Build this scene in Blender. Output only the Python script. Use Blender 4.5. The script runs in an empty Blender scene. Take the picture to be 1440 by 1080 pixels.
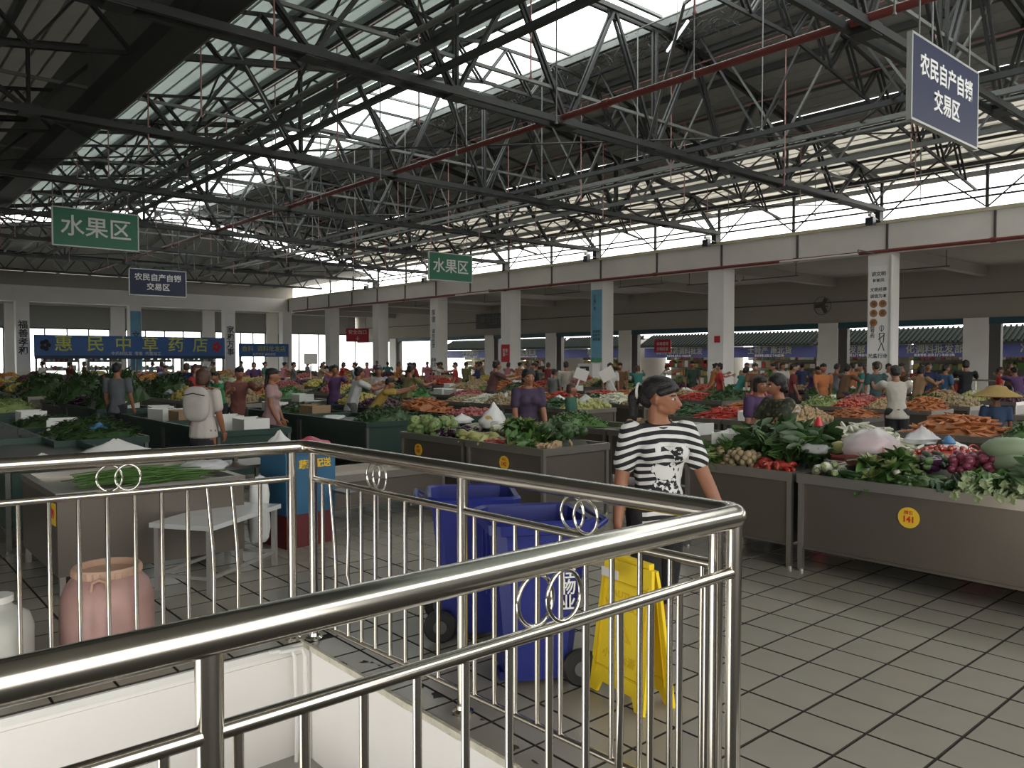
import bpy, bmesh, math, random
from mathutils import Vector as V, Matrix, noise
R = random.Random(7)
SC = bpy.context.scene
COL = SC.collection
PI = math.pi
rad = math.radians
# ------------------------------------------------------------------ camera
EYE = 1.69
cam_d = bpy.data.cameras.new('camera'); cam = bpy.data.objects.new('camera', cam_d); COL.objects.link(cam)
cam_d.sensor_width = 36; cam_d.lens = 36 * 1113 / 1440; cam_d.clip_start = .05; cam_d.clip_end = 400
cam.location = (0, 0, EYE)
cam.rotation_euler = (rad(90 - 1.8), 0, math.atan2(-.656, .755))
SC.camera = cam
# ------------------------------------------------------------------ sky, exposure
w = bpy.data.worlds.new('sky'); SC.world = w; w.use_nodes = True
bg = w.node_tree.nodes['Background']; bg.inputs[0].default_value = (1, .985, .955, 1); bg.inputs[1].default_value = 9.0
SC.view_settings.view_transform = 'Standard'; SC.view_settings.look = 'None'
SC.view_settings.gamma = 1; SC.view_settings.exposure = -1.15; SC.view_settings.use_curve_mapping = False
def portal(loc, rot, sx, sy):
    l = bpy.data.lights.new('daylight_opening', 'AREA'); l.shape = 'RECTANGLE'; l.size = sx; l.size_y = sy
    l.cycles.is_portal = True
    o = bpy.data.objects.new('daylight_opening', l); COL.objects.link(o); o.location = loc; o.rotation_euler = rot
portal((12.97, 18.5, 9.42), (0, 0, 0), 2.75, 49)
portal((25.1, 20, 6.75), (0, rad(90), 0), 1.5, 66)
portal((1, -6.1, 2.2), (rad(90), 0, 0), 8, 4.4)
portal((-8.1, -1.0, 1.7), (0, rad(-90), 0), 3.4, 10)
portal((33.9, 24, 1.6), (0, rad(90), 0), 3.2, 70)
portal((15, 58.9, 1.9), (rad(-90), 0, 0), 40, 3.6)
def daylight(loc, rot, sx, sy, power, col=(1, .985, .96)):  # area lamp standing in for daylight
    l = bpy.data.lights.new('stairwell_fill_lamp', 'AREA'); l.shape = 'RECTANGLE'; l.size = sx; l.size_y = sy; l.energy = power; l.color = col
    o = bpy.data.objects.new('stairwell_fill_lamp', l); COL.objects.link(o); o.location = loc; o.rotation_euler = rot
daylight((-2.9, 3.0, -1.15), (0, rad(-90), 0), 2.1, 2.6, 120)   # added lamp brightening the stairwell walls, in place of an unseen doorway's daylight
# ------------------------------------------------------------------ materials
MT = {}
def mat(key, col, rough=.6, metal=0., var=.12, scale=6., bump=0., bscale=None, emit=0., spec=.5, trans=0., aniso=None):
    if key in MT: return MT[key]
    m = bpy.data.materials.new(key); m.use_nodes = True; nt = m.node_tree; b = nt.nodes['Principled BSDF']
    b.inputs['Roughness'].default_value = rough; b.inputs['Metallic'].default_value = metal
    b.inputs['Specular IOR Level'].default_value = spec
    col = tuple(col) + (1,)
    tc = nt.nodes.new('ShaderNodeTexCoord')
    if var:
        n = nt.nodes.new('ShaderNodeTexNoise'); n.inputs['Scale'].default_value = scale; n.inputs['Detail'].default_value = 4
        nt.links.new(tc.outputs['Object'], n.inputs['Vector'])
        mx = nt.nodes.new('ShaderNodeMix'); mx.data_type = 'RGBA'
        mx.inputs[6].default_value = tuple(c * (1 - var) for c in col[:3]) + (1,)
        mx.inputs[7].default_value = tuple(min(1, c * (1 + var)) for c in col[:3]) + (1,)
        nt.links.new(n.outputs[0], mx.inputs[0]); nt.links.new(mx.outputs[2], b.inputs['Base Color'])
    else: b.inputs['Base Color'].default_value = col
    if bump:
        n2 = nt.nodes.new('ShaderNodeTexNoise'); n2.inputs['Scale'].default_value = bscale or scale * 4
        nt.links.new(tc.outputs['Object'], n2.inputs['Vector'])
        bp = nt.nodes.new('ShaderNodeBump'); bp.inputs['Strength'].default_value = bump; bp.inputs['Distance'].default_value = .02
        nt.links.new(n2.outputs[0], bp.inputs['Height']); nt.links.new(bp.outputs[0], b.inputs['Normal'])
    if emit:
        b.inputs['Emission Color'].default_value = col; b.inputs['Emission Strength'].default_value = emit
    if trans: b.inputs['Transmission Weight'].default_value = trans
    m.diffuse_color = col
    MT[key] = m; return m
def thin(key, col, gloss, tint):
    """a thin clear sheet: mostly lets light through, a little of it is reflected"""
    m = bpy.data.materials.new(key); m.use_nodes = True; nt = m.node_tree; nt.nodes.clear()
    o = nt.nodes.new('ShaderNodeOutputMaterial'); t = nt.nodes.new('ShaderNodeBsdfTransparent'); t.inputs[0].default_value = tuple(tint) + (1,)
    g = nt.nodes.new('ShaderNodeBsdfPrincipled'); g.inputs['Base Color'].default_value = tuple(col) + (1,); g.inputs['Roughness'].default_value = .25
    x = nt.nodes.new('ShaderNodeMixShader'); x.inputs[0].default_value = gloss
    nt.links.new(t.outputs[0], x.inputs[1]); nt.links.new(g.outputs[0], x.inputs[2]); nt.links.new(x.outputs[0], o.inputs[0])
    MT[key] = m; return m
STEEL = mat('polished_steel', (.60, .57, .51), .19, 1, .06, 3)
RINGM = mat('ring_steel', (.7, .68, .62), .12, 1, 0)
DARKST = mat('truss_paint', (.036, .039, .038), .55, 0, .3, 2)
SHEETL = mat('translucent_roof_sheet', (.66, .70, .68), .6, 0, .1, 1.5, trans=0)
_n = SHEETL.node_tree; _t = _n.nodes.new('ShaderNodeBsdfTranslucent'); _t.inputs[0].default_value = (.82, .88, .86, 1); _x = _n.nodes.new('ShaderNodeMixShader'); _x.inputs[0].default_value = .27
_n.links.new(_n.nodes['Principled BSDF'].outputs[0], _x.inputs[1]); _n.links.new(_t.outputs[0], _x.inputs[2]); _n.links.new(_x.outputs[0], _n.nodes['Material Output'].inputs[0])
SHEETC = mat('lit_eave_sheet', (.75, .73, .66), .6, 0, .1, 1.5, trans=0)  # daylight glow on the eave sheets put into colour and translucency
_n = SHEETC.node_tree; _t = _n.nodes.new('ShaderNodeBsdfTranslucent'); _t.inputs[0].default_value = (.9, .885, .84, 1); _x = _n.nodes.new('ShaderNodeMixShader'); _x.inputs[0].default_value = .36
_n.links.new(_n.nodes['Principled BSDF'].outputs[0], _x.inputs[1]); _n.links.new(_t.outputs[0], _x.inputs[2]); _n.links.new(_x.outputs[0], _n.nodes['Material Output'].inputs[0])
SHEETD = mat('left_roof_sheet', (.50, .49, .46), .6, 0, .15, 1.5, trans=0)  # slight translucency added to lift the dark left roof
_n = SHEETD.node_tree; _t = _n.nodes.new('ShaderNodeBsdfTranslucent'); _t.inputs[0].default_value = (.9, .88, .82, 1); _x = _n.nodes.new('ShaderNodeMixShader'); _x.inputs[0].default_value = .085
_n.links.new(_n.nodes['Principled BSDF'].outputs[0], _x.inputs[1]); _n.links.new(_t.outputs[0], _x.inputs[2]); _n.links.new(_x.outputs[0], _n.nodes['Material Output'].inputs[0])
GREYST = mat('galvanised', (.20, .21, .20), .5, .3, .2, 3)
PURL = mat('purlin_grey', (.16, .17, .165), .6, 0, .2, 3)
SHEET = mat('roof_sheet', (.48, .49, .47), .6, 0, .12, 1.5)
WHITE = mat('white_paint', (.72, .70, .67), .7, 0, .06, 1.2)
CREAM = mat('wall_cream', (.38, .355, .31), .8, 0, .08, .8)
PILM = mat('pillar_paint', (.82, .80, .77), .6, 0, .06, 2)
REDP = mat('red_pipe', (.20, .045, .04), .45, 0, .2, 4)
CONC = mat('concrete', (.30, .29, .27), .85, 0, .15, 2, .2)
BLACK = mat('black_rubber', (.012, .012, .012), .6, 0, .1)
DKGLASS = mat('dark_void', (.03, .035, .04), .3, 0, .3, 2)
TEAL = mat('teal_trim', (.03, .09, .12), .5, 0, .15)
TUBE = mat('tube_white', (.9, .95, 1), .4, 0, 0, emit=2.5)
WPLAS = mat('white_plastic', (.75, .74, .70), .4, 0, .06, 3)
GLASS = thin('clear_sheet', (.9, .95, .95), .06, (.97, 1, 1))
BAGM = thin('clear_bag', (.9, .9, .92), .42, (.98, .98, 1))
# ------------------------------------------------------------------ mesh helpers
class M:
    def __init__(s): s.v = []; s.f = []; s.mi = []
    def add(s, vs, fs, mi=0, T=None):
        n = len(s.v)
        s.v += [tuple(T @ V(p)) if T else tuple(p) for p in vs]
        s.f += [tuple(i + n for i in f) for f in fs]; s.mi += [mi] * len(fs); return s
    def box(s, a, b, mi=0, T=None):
        (x0, y0, z0), (x1, y1, z1) = a, b
        return s.add([(x0, y0, z0), (x1, y0, z0), (x1, y1, z0), (x0, y1, z0), (x0, y0, z1), (x1, y0, z1), (x1, y1, z1), (x0, y1, z1)],
              [(0, 3, 2, 1), (4, 5, 6, 7), (0, 1, 5, 4), (1, 2, 6, 5), (2, 3, 7, 6), (3, 0, 4, 7)], mi, T)
    def bar(s, p, q, w, h=None, mi=0):
        p, q = V(p), V(q); d = q - p; L = d.length
        if L < 1e-6: return s
        z = d.normalized(); up = V((0, 0, 1)) if abs(z.z) < .95 else V((0, 1, 0))
        x = up.cross(z).normalized(); y = z.cross(x); h = h or w
        T = Matrix(((x.x, y.x, z.x, p.x), (x.y, y.y, z.y, p.y), (x.z, y.z, z.z, p.z), (0, 0, 0, 1)))
        return s.box((-w / 2, -h / 2, 0), (w / 2, h / 2, L), mi, T)
    def tube(s, pts, r, n=10, mi=0, closed=False):
        pts = [V(p) for p in pts]; k = len(pts); rs = r if isinstance(r, (list, tuple)) else [r] * k
        base = len(s.v); prev = None
        for i, p in enumerate(pts):
            if closed: d = pts[(i + 1) % k] - pts[i - 1]
            else: d = pts[min(i + 1, k - 1)] - pts[max(i - 1, 0)]
            d.normalize()
            if prev is None:
                up = V((0, 0, 1)) if abs(d.z) < .9 else V((1, 0, 0)); x = up.cross(d).normalized()
            else: x = (prev - d * prev.dot(d)).normalized()
            prev = x; y = d.cross(x)
            for j in range(n):
                a = 2 * PI * j / n; s.v.append(tuple(p + (x * math.cos(a) + y * math.sin(a)) * rs[i]))
        for i in range(k if closed else k - 1):
            for j in range(n):
                a = base + i * n; b = base + ((i + 1) % k) * n
                s.f.append((a + j, a + (j + 1) % n, b + (j + 1) % n, b + j)); s.mi.append(mi)
        if not closed:
            s.f.append(tuple(base + j for j in reversed(range(n)))); s.mi.append(mi)
            s.f.append(tuple(base + (k - 1) * n + j for j in range(n))); s.mi.append(mi)
        return s
    def lathe(s, prof, n=20, c=(0, 0, 0), mi=0, T=None, sx=1, sy=1):
        vs = []; fs = []
        for r, z in prof:
            for j in range(n):
                a = 2 * PI * j / n; vs.append((c[0] + r * math.cos(a) * sx, c[1] + r * math.sin(a) * sy, c[2] + z))
        for i in range(len(prof) - 1):
            for j in range(n): fs.append((i * n + j, i * n + (j + 1) % n, (i + 1) * n + (j + 1) % n, (i + 1) * n + j))
        if prof[0][0] > 1e-4: fs.append(tuple(reversed(range(n))))
        if prof[-1][0] > 1e-4: fs.append(tuple((len(prof) - 1) * n + j for j in range(n)))
        return s.add(vs, fs, mi, T)
    def prism(s, poly, h, mi=0, T=None):
        n = len(poly); vs = [(x, y, 0) for x, y in poly] + [(x, y, h) for x, y in poly]
        return s.add(vs, [tuple(reversed(range(n))), tuple(range(n, 2 * n))] + [(i, (i + 1) % n, n + (i + 1) % n, n + i) for i in range(n)], mi, T)
    def mesh(s, name, mats, smooth=None):
        me = bpy.data.meshes.new(name); me.from_pydata(s.v, [], s.f)
        for m in (mats if isinstance(mats, (list, tuple)) else [mats]): me.materials.append(m)
        if any(s.mi): me.polygons.foreach_set('material_index', s.mi)
        me.validate()
        if smooth is not None:
            me.polygons.foreach_set('use_smooth', [True] * len(me.polygons)); me.set_sharp_from_angle(angle=rad(smooth))
        return me
    def obj(s, name, mats, parent=None, smooth=None, **kw):
        return link(name, s.mesh(name, mats, smooth), parent, **kw)
def link(name, me, parent=None, loc=None, rot=None, label=None, cat=None, group=None, kind=None, scale=None):
    o = bpy.data.objects.new(name, me); COL.objects.link(o); o.parent = parent
    if loc is not None: o.location = loc
    if rot is not None: o.rotation_euler = rot if isinstance(rot, (tuple, list)) else (0, 0, rot)
    if scale is not None: o.scale = (scale,) * 3 if isinstance(scale, (int, float)) else scale
    tag(o, label, cat, group, kind); return o
def tag(o, label=None, cat=None, group=None, kind=None):
    if label: o['label'] = label
    if cat: o['category'] = cat
    if group: o['group'] = group
    if kind: o['kind'] = kind
def empty(name, loc=(0, 0, 0), rot=0, label=None, cat=None, group=None, kind=None, scale=None):
    return link(name, None, None, loc, rot, label, cat, group, kind, scale)
def kids(o): return CH.get(o.name, []) or [c for c in o.children]
CH = {}
def copy(o, loc=None, rot=None, label=None, group=None, scale=None):
    c = o.copy(); COL.objects.link(c)
    if loc is not None: c.location = loc
    if rot is not None: c.rotation_euler = rot if isinstance(rot, (tuple, list)) else (0, 0, rot)
    if scale is not None: c.scale = (scale,) * 3 if isinstance(scale, (int, float)) else scale
    if label: c['label'] = label
    if group: c['group'] = group
    if o.name not in CH: CH[o.name] = list(o.children)
    for ch in CH[o.name]:
        d = ch.copy(); COL.objects.link(d); d.parent = c
        if ch.name not in CH: CH[ch.name] = list(ch.children)
        for g in CH[ch.name]:
            e = g.copy(); COL.objects.link(e); e.parent = d
    return c
def bx(name, a, b, m, parent=None, **kw): return M().box(a, b).obj(name, m, parent, **kw)
TXT = {}
_ts = bpy.data.scenes.new('bake'); _tv = _ts.view_layers[0]
def bake(o):
    _ts.collection.objects.link(o); _tv.update(); dg = _tv.depsgraph
    me = bpy.data.meshes.new_from_object(o.evaluated_get(dg)); bpy.data.objects.remove(o); return me
def text(body, size, m, parent, loc, rot, name='lettering', ext=.006, bold=.0, sx=1., ls=1., label=None, align='CENTER'):
    k = (body, size, bold, ls, align)
    if k not in TXT:
        c = bpy.data.curves.new('lettering', 'FONT'); c.body = body; c.size = size; c.extrude = ext; c.offset = bold
        c.align_x = align; c.align_y = 'CENTER'; c.space_line = ls; c.resolution_u = 2
        o = bpy.data.objects.new('tmp', c); TXT[k] = bake(o)
    me = TXT[k].copy(); me.materials.clear(); me.materials.append(m)
    return link(name, me, parent, loc, rot, label=label, scale=(sx, 1, 1))
F_, H_ = 1113., 505.
def wp(px, d, z=0):
    """plan position seen under column px of the photograph at depth d"""
    r = (px - 720) / F_ * d; return V((r * .755 + d * .656, -r * .656 + d * .755, z))
def fl(px, py, z=0):
    return wp(px, (EYE - z) * F_ / (py - H_), z)
# ================================================================== SETTING
def struct(name, a, b, m, **kw): return bx(name, a, b, m, kind='structure', **kw)
XA, XB, YB, YO = 25., 34., 53., 59.
# floor: dark bed, tiles laid in it, opening for the stairwell
WX0, WX1, WY0, WY1 = -3.0, 2.14, 1.62, 4.38
tile_far = bpy.data.materials.new('far_tiles'); tile_far.use_nodes = True
nt = tile_far.node_tree; tc = nt.nodes.new('ShaderNodeTexCoord'); mp = nt.nodes.new('ShaderNodeMapping'); bt = nt.nodes.new('ShaderNodeTexBrick')
bt.offset = 0; bt.inputs['Color1'].default_value = (.30, .285, .25, 1); bt.inputs['Color2'].default_value = (.27, .255, .22, 1)
bt.inputs['Mortar'].default_value = (.03, .026, .02, 1); bt.inputs['Scale'].default_value = 1; bt.inputs['Mortar Size'].default_value = .006
bt.inputs['Brick Width'].default_value = .3; bt.inputs['Row Height'].default_value = .3; mp.inputs[1].default_value = (.085, .189, 0)
nt.links.new(tc.outputs['Object'], mp.inputs[0]); nt.links.new(mp.outputs[0], bt.inputs[0]); nt.links.new(bt.outputs[0], nt.nodes['Principled BSDF'].inputs[0])
nt.nodes['Principled BSDF'].inputs['Roughness'].default_value = .28
GROUT = mat('grout', (.035, .03, .024), .9, 0, .3, 10)
TILE = mat('floor_tile', (.30, .28, .237), .24, 0, .14, 2.2, .04, 6)
TILE2 = mat('floor_tile_warm', (.305, .28, .237), .26, 0, .14, 2.2, .04, 6)
TILE3 = mat('floor_tile_worn', (.285, .265, .22), .3, 0, .2, 3, .05, 6)
floor = M()
SX1, SY1 = 14.0, 14.0
for a, b in (((-8, -6.2), (SX1, WY0)), ((-8, WY0), (WX0, WY1)), ((WX1, WY0), (SX1, WY1)), ((-8, WY1), (SX1, SY1))):
    floor.box((a[0], a[1], -.25), (b[0], b[1], -.008))
floor = floor.obj('floor', GROUT, kind='structure')
M().box((SX1, -6.2, -.25), (60, 60, -.001)).box((-8, SY1, -.25), (SX1, 60, -.001)).obj('floor_far', tile_far, kind='structure')
tl = []
for i in range(-10, 50):
    for j in range(-6, 50):
        x, y = .215 + .3 * i, .111 + .3 * j
        if x + .3 > SX1 or y + .3 > SY1: continue
        if x < WX1 - .02 and x + .3 > WX0 and y < WY1 + .0 and y + .3 > WY0: 
            if not (x + .3 > WX1 + .05 or y + .3 > WY1 + .05 or y < WY0 - .05): continue
        cx, cy = x + .15, y + .15; d = cx * .656 + cy * .755; r = cx * .755 - cy * .656
        if d < .8 or abs(r) > d * .70 + .35: continue
        if y < WY0 and x < WX1: continue
        tl.append((d, x, y))
tl.sort()
tile_mesh = {}
def tile_box(x, y):
    g = .0045; x0, y0, x1, y1 = x + g, y + g, x + .3 - g, y + .3 - g
    if x0 < WX1 and y0 < WY1: x0 = max(x0, WX1 + .004) if x1 > WX1 and (y1 <= WY1 + .1 or x1 > WX1 + .05 and y0 < WY1 - .1) else x0
    if x0 < WX1 and y0 < WY1 and y1 > WY1: y0 = WY1 + .004
    return x0, y0, x1, y1
rest = M()
for k, (d, x, y) in enumerate(tl):
    x0, y0, x1, y1 = tile_box(x, y)
    if k < 300:
        key = (round(x1 - x0, 3), round(y1 - y0, 3), R.randrange(3))
        if key not in tile_mesh:
            a, b = key[0] / 2, key[1] / 2; e = .003; mm = M()
            mm.add([(-a, -b, -.008), (a, -b, -.008), (a, b, -.008), (-a, b, -.008), (-a, -b, -.002), (a, -b, -.002), (a, b, -.002), (-a, b, -.002),
                    (-a + e, -b + e, 0), (a - e, -b + e, 0), (a - e, b - e, 0), (-a + e, b - e, 0)],
                   [(0, 1, 5, 4), (1, 2, 6, 5), (2, 3, 7, 6), (3, 0, 4, 7), (4, 5, 9, 8), (5, 6, 10, 9), (6, 7, 11, 10), (7, 4, 8, 11), (8, 9, 10, 11)])
            mm.mi = [1] * 8 + [0]
            tile_mesh[key] = mm.mesh('tile', [(TILE, TILE2, TILE3)[key[2]], GROUT])
        link('tile', tile_mesh[key], floor, ((x0 + x1) / 2, (y0 + y1) / 2, R.uniform(-.0006, .0006)), (R.uniform(-.0012, .0012), R.uniform(-.0012, .0012), 0))
    else: rest.box((x0, y0, -.008), (x1, y1, R.uniform(-.0006, .0006)), R.randrange(3))
rest.obj('tile', [TILE, TILE2, TILE3], floor, kind='stuff')
OG = mat('outdoor_ground', (.36, .35, .33), .9, 0, .1, .5)
M().box((-120, -120, -.6), (160, -6.2, -.26)).box((60, -6.2, -.6), (160, 60, -.26)).box((-120, -6.2, -.6), (-8.4, 60, -.26)).box((-120, 60, -.6), (160, 200, -.26)).obj('ground_outside', OG, kind='structure')
# stairwell: white lining walls, landing and steps going down
WELL = mat('stairwell_plaster', (.80, .775, .735), .6, 0, .05, 2, .05, 12)
struct('wall_stairwell_right', (WX1 - .002, WY0 - .1, -3.2), (WX1 + .12, WY1 + .12, -.009), WELL)
struct('wall_stairwell_back', (WX0, WY1 - .002, -3.2), (WX1 + .0, WY1 + .12, -.009), WELL)
struct('wall_stairwell_front', (WX0, WY0 - .12, -3.2), (WX1 + .0, WY0 + .002, -.009), WELL)
struct('stairwell_landing', (.9, WY0, -.83), (WX1, WY1, -.68), CONC)
for k in range(9): struct('stairwell_step', (.9 - .3 * (k + 1), WY0, -1.0 - .17 * k), (.9 - .3 * k, WY1, -.85 - .17 * k), CONC)
TRIMM = mat('plaster_rim', (.55, .52, .42), .8, 0, .35, 14, .5, 30)
tr = M()
for k in range(14):
    y = WY0 + k * .2; tr.box((WX1 - .012 - R.uniform(0, .008), y, -.03), (WX1 + .004, y + .2, .003 + R.uniform(-.002, .002)))
tr.obj('trim_1', TRIMM, kind='structure')
struct('trim_2', (WX0, WY1 - .022, -.045), (WX1 - .01, WY1 + .0, -.008), WPLAS)
struct('trim_3', (WX0, WY1 - .014, -.10), (WX1 - .01, WY1 + .0, -.075), WELL)
ck = M(); q = random.Random(4)
for k in range(16):
    cx, cy = WX1 + q.uniform(-.0, .16), q.uniform(1.8, 4.3); n_ = 7; rr0 = q.uniform(.006, .028)
    ck.add([(cx, cy, .0012)] + [(cx + rr0 * q.uniform(.4, 1.5) * math.cos(2 * PI * i / n_), cy + rr0 * q.uniform(.4, 2.2) * math.sin(2 * PI * i / n_), .0012) for i in range(n_)], [(0, 1 + i, 1 + (i + 1) % n_) for i in range(n_)])
ck.obj('trim_8', GROUT, kind='structure')
# arcade on the right: pillars, beam, inner wall
PY = [11.25 + 6 * k for k in range(-1, 8)]
BEAM0, BEAM1 = 5.03, 5.95
def column_struct(name, x, y, w=.68): return struct(name, (x, y - w / 2, 0), (x + w, y + w / 2, BEAM0), PILM)
for k, y in enumerate(PY):
    if y < 51: column_struct('pillar', XA, y)
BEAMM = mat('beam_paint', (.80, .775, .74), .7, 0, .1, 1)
struct('beam_right', (XA, -6, BEAM0), (XA + .5, YB + .3, BEAM1), BEAMM)
struct('trim_4', (XA - .06, -6, BEAM1 - .06), (XA - .002, YB, BEAM1 + .05), mat('cable_duct', (.62, .58, .42), .6, 0, .1, 4))
bj = M()
for k in range(20):
    y = -4 + 3 * k
    bj.box((XA - .05, y - .03, BEAM0 + .03), (XA - .001, y + .03, BEAM1 - .07))
    
bj.obj('trim_5', mat('dark_seam', (.10, .09, .085), .6, 0, .1), kind='structure')
struct('beam_back', (-8, YB, BEAM0), (XA + .3, YB + .5, BEAM1), BEAMM)
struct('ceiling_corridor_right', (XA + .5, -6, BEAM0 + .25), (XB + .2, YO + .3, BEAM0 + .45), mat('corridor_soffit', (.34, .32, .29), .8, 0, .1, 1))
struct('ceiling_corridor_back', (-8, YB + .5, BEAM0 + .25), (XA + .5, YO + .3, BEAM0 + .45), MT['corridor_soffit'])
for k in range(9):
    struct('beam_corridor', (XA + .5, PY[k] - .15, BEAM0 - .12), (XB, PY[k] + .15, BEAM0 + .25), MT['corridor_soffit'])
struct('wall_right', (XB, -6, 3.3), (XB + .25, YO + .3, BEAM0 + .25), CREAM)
struct('trim_6', (XB - .03, -6, 4.2), (XB - .001, YO, 4.25), MT['dark_seam'])
struct('trim_7', (XB - .04, -6, 3.05), (XB + .2, YO, 3.3), TEAL)
for k, y in enumerate([.514 * 34 - 6, 17.5, 23.4, 29.4, 35.4, 41.4, 47.4, 53.4]):
    struct('pillar_outer', (XB - .1, y - .45, 0), (XB + .3, y + .45, 3.3), PILM)
    struct('pillar_shaft', (XB + .0, y - .85, 0), (XB + .25, y - .452, 3.05), mat('dark_panel', (.10, .095, .09), .7, 0, .1))  # dark panel beside each outer pillar
# back wall: pilasters, rolled shutters, glazed windows
for x in (2.8, 9.1, 15.3, 21.5, 26.4):
    struct('pillar_back', (x - .45, YO - .1, 0), (x + .45, YO + .3, BEAM0 + .25), PILM)
for x in (2.7, 8.7, 14.8, 20.8, 24.9): struct('pillar_hall_back', (x - .34, YB, 0), (x + .34, YB + .68, BEAM0), PILM)
SHUT = mat('shutter_grey', (.27, .27, .25), .5, 0, .08, 1)
wn = 0
for x0, x1 in ((-3.2, 2.3), (3.3, 8.6), (9.6, 14.8), (15.8, 21.0), (22.0, 25.9), (27.0, 33.8)):
    wn += 1
    e = empty('window_%d' % wn, (x0, YO, 0), kind='structure')
    m = M()
    for k in range(12): m.box((0, -.02 - .012 * (k % 2), 3.75 + k * .12), (x1 - x0, .05, 3.87 + k * .12))
    m.obj('shutter', SHUT, e)
    bx('lintel', (0, -.03, 3.66), (x1 - x0, .06, 3.75), MT['dark_panel'], e)
    n = 4
    for k in range(n + 1):
        xx = (x1 - x0) * k / n; bx('mullion', (xx - .04, 0, 0), (xx + .04, .06, 3.66), GREYST, e)
    for k in range(n):
        bx('pane', ((x1 - x0) * k / n + .04, .025, .6), ((x1 - x0) * (k + 1) / n - .04, .035, 3.66), GLASS, e)
    bx('sill', (0, -.02, 0), (x1 - x0, .06, .6), WHITE, e)
struct('wall_back_top', (-8, YO, 5.19), (XB, YO + .3, 5.3), WHITE)
for a, b in ((-8, -3.2), (2.3, 3.3), (8.6, 9.6), (14.8, 15.8), (21, 22), (25.9, 27)):
    struct('wall_back', (a, YO + .05, 0), (b, YO + .25, 5.2), WHITE)
struct('wall_left', (-8.2, 4, 0), (-8, YO, 6.0), WHITE)
struct('wall_left_top', (-8.2, -6, 3.4), (-8, 4, 6.0), WHITE)  # unseen; gap underneath left open to light the stairwell
struct('wall_front', (5.0, -6.2, 0), (XB, -6, 5.0), WHITE)  # unseen walls behind the camera, added to cut light on the counters
struct('wall_front_left', (-8.0, -6.2, 0), (-3.0, -6, 5.0), WHITE)
struct('wall_front_top', (-3.0, -6.2, 4.4), (5.0, -6, 5.0), WHITE)  # unseen; opening below it sized to light the foreground
struct('wall_stairwell_foot', (WX0 - .12, WY0 - .1, -3.2), (WX0, WY1 + .1, -2.2), WELL)
struct('lower_floor', (-8, WY0 - 2, -3.4), (WX0 + .6, WY1 + 2, -2.4), CONC)
# ------------------------------------------------------------------ roof
RX0, RX1, RZ, SL = 11.6, 14.35, 9.3, .1636
def roofz(x): return RZ - SL * max(RX0 - x, x - RX1, 0)
ceil = empty('ceiling', (0, 0, 0), kind='structure')
YE = 43.
xs = [RX0 - 1.5 * k for k in range(14)]
xr = [RX1 + 1.48 * k for k in range(9)]
bays = [-6.0 + 6.125 * k for k in range(9)]
pm = {}
def panel(x0, x1, y0, y1, dz):
    z0, z1 = roofz(x0) + dz, roofz(x1) + dz
    lite = 1 if 4.6 < x1 <= RX0 + .1 else 2 if x0 > 20.9 else 3 if x1 <= 4.7 else 0
    key = (round(x1 - x0, 3), round(z1 - z0, 3), lite)
    if key not in pm:
        w_, h_ = x1 - x0, z1 - z0; L = y1 - y0
        m = M(); vs = []; fs = []
        n = 4
        for i in range(n + 1):
            t = i / n
            for dx in (0, ):
                vs += [(w_ * t, 0, h_ * t), (w_ * t, L + .04, h_ * t), (w_ * t, L + .04, h_ * t + .05), (w_ * t, 0, h_ * t + .05)]
        for i in range(n):
            a = i * 4
            for j in range(4): fs.append((a + j, a + 4 + j, a + 4 + (j + 1) % 4, a + (j + 1) % 4))
        fs += [(0, 1, 2, 3), (n * 4 + 3, n * 4 + 2, n * 4 + 1, n * 4)]
        for i in range(n - 1):  # standing ribs on the underside
            t = (i + 1) / n; m.box((w_ * t - .02, 0, h_ * t - .025), (w_ * t + .02, L, h_ * t + .005))
        m.add(vs, fs); pm[key] = m.mesh('panel', (SHEET, SHEETL, SHEETC, SHEETD)[lite])
    link('panel', pm[key], ceil, (x0, y0, z0))
for k in range(len(xs) - 1):
    for j in range(8): panel(xs[k + 1] - .03, xs[k] + .0, bays[j], bays[j + 1], .012 * ((k + j) % 2))
for k in range(len(xr) - 1):
    for j in range(8):
        if k == 4: panel(xr[k] + .14, xr[k + 1] + .03, bays[j], bays[j + 1], .012 * ((k + j) % 2))
        else: panel(xr[k], xr[k + 1] + .03, bays[j], bays[j + 1], .012 * ((k + j) % 2))
pl = None
for x in [q for q in xs] + [q + .0 for q in xr]:
    if pl is None: pl = M().box((-.03, -6, -.19), (.03, YE, -.03)).box((-.03, -6, -.19), (.07, YE, -.175)).mesh('purlin', PURL)
    link('purlin', pl, ceil, (x, 0, roofz(x)))
sk = empty('skylight_glazing', (RX0, 0, RZ), kind='structure')
pn = M().box((0, .0, .09), (RX1 - RX0, 2.9, .096)).mesh('pane', GLASS)
br = M().box((-.0, -.04, .03), (RX1 - RX0, .04, .09)).mesh('glazing_bar', GREYST)
for k in range(17): link('pane', pn, sk, (0, -6 + 2.9 * k, 0)); link('glazing_bar', br, sk, (0, -6 + 2.9 * k, 0))
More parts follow.
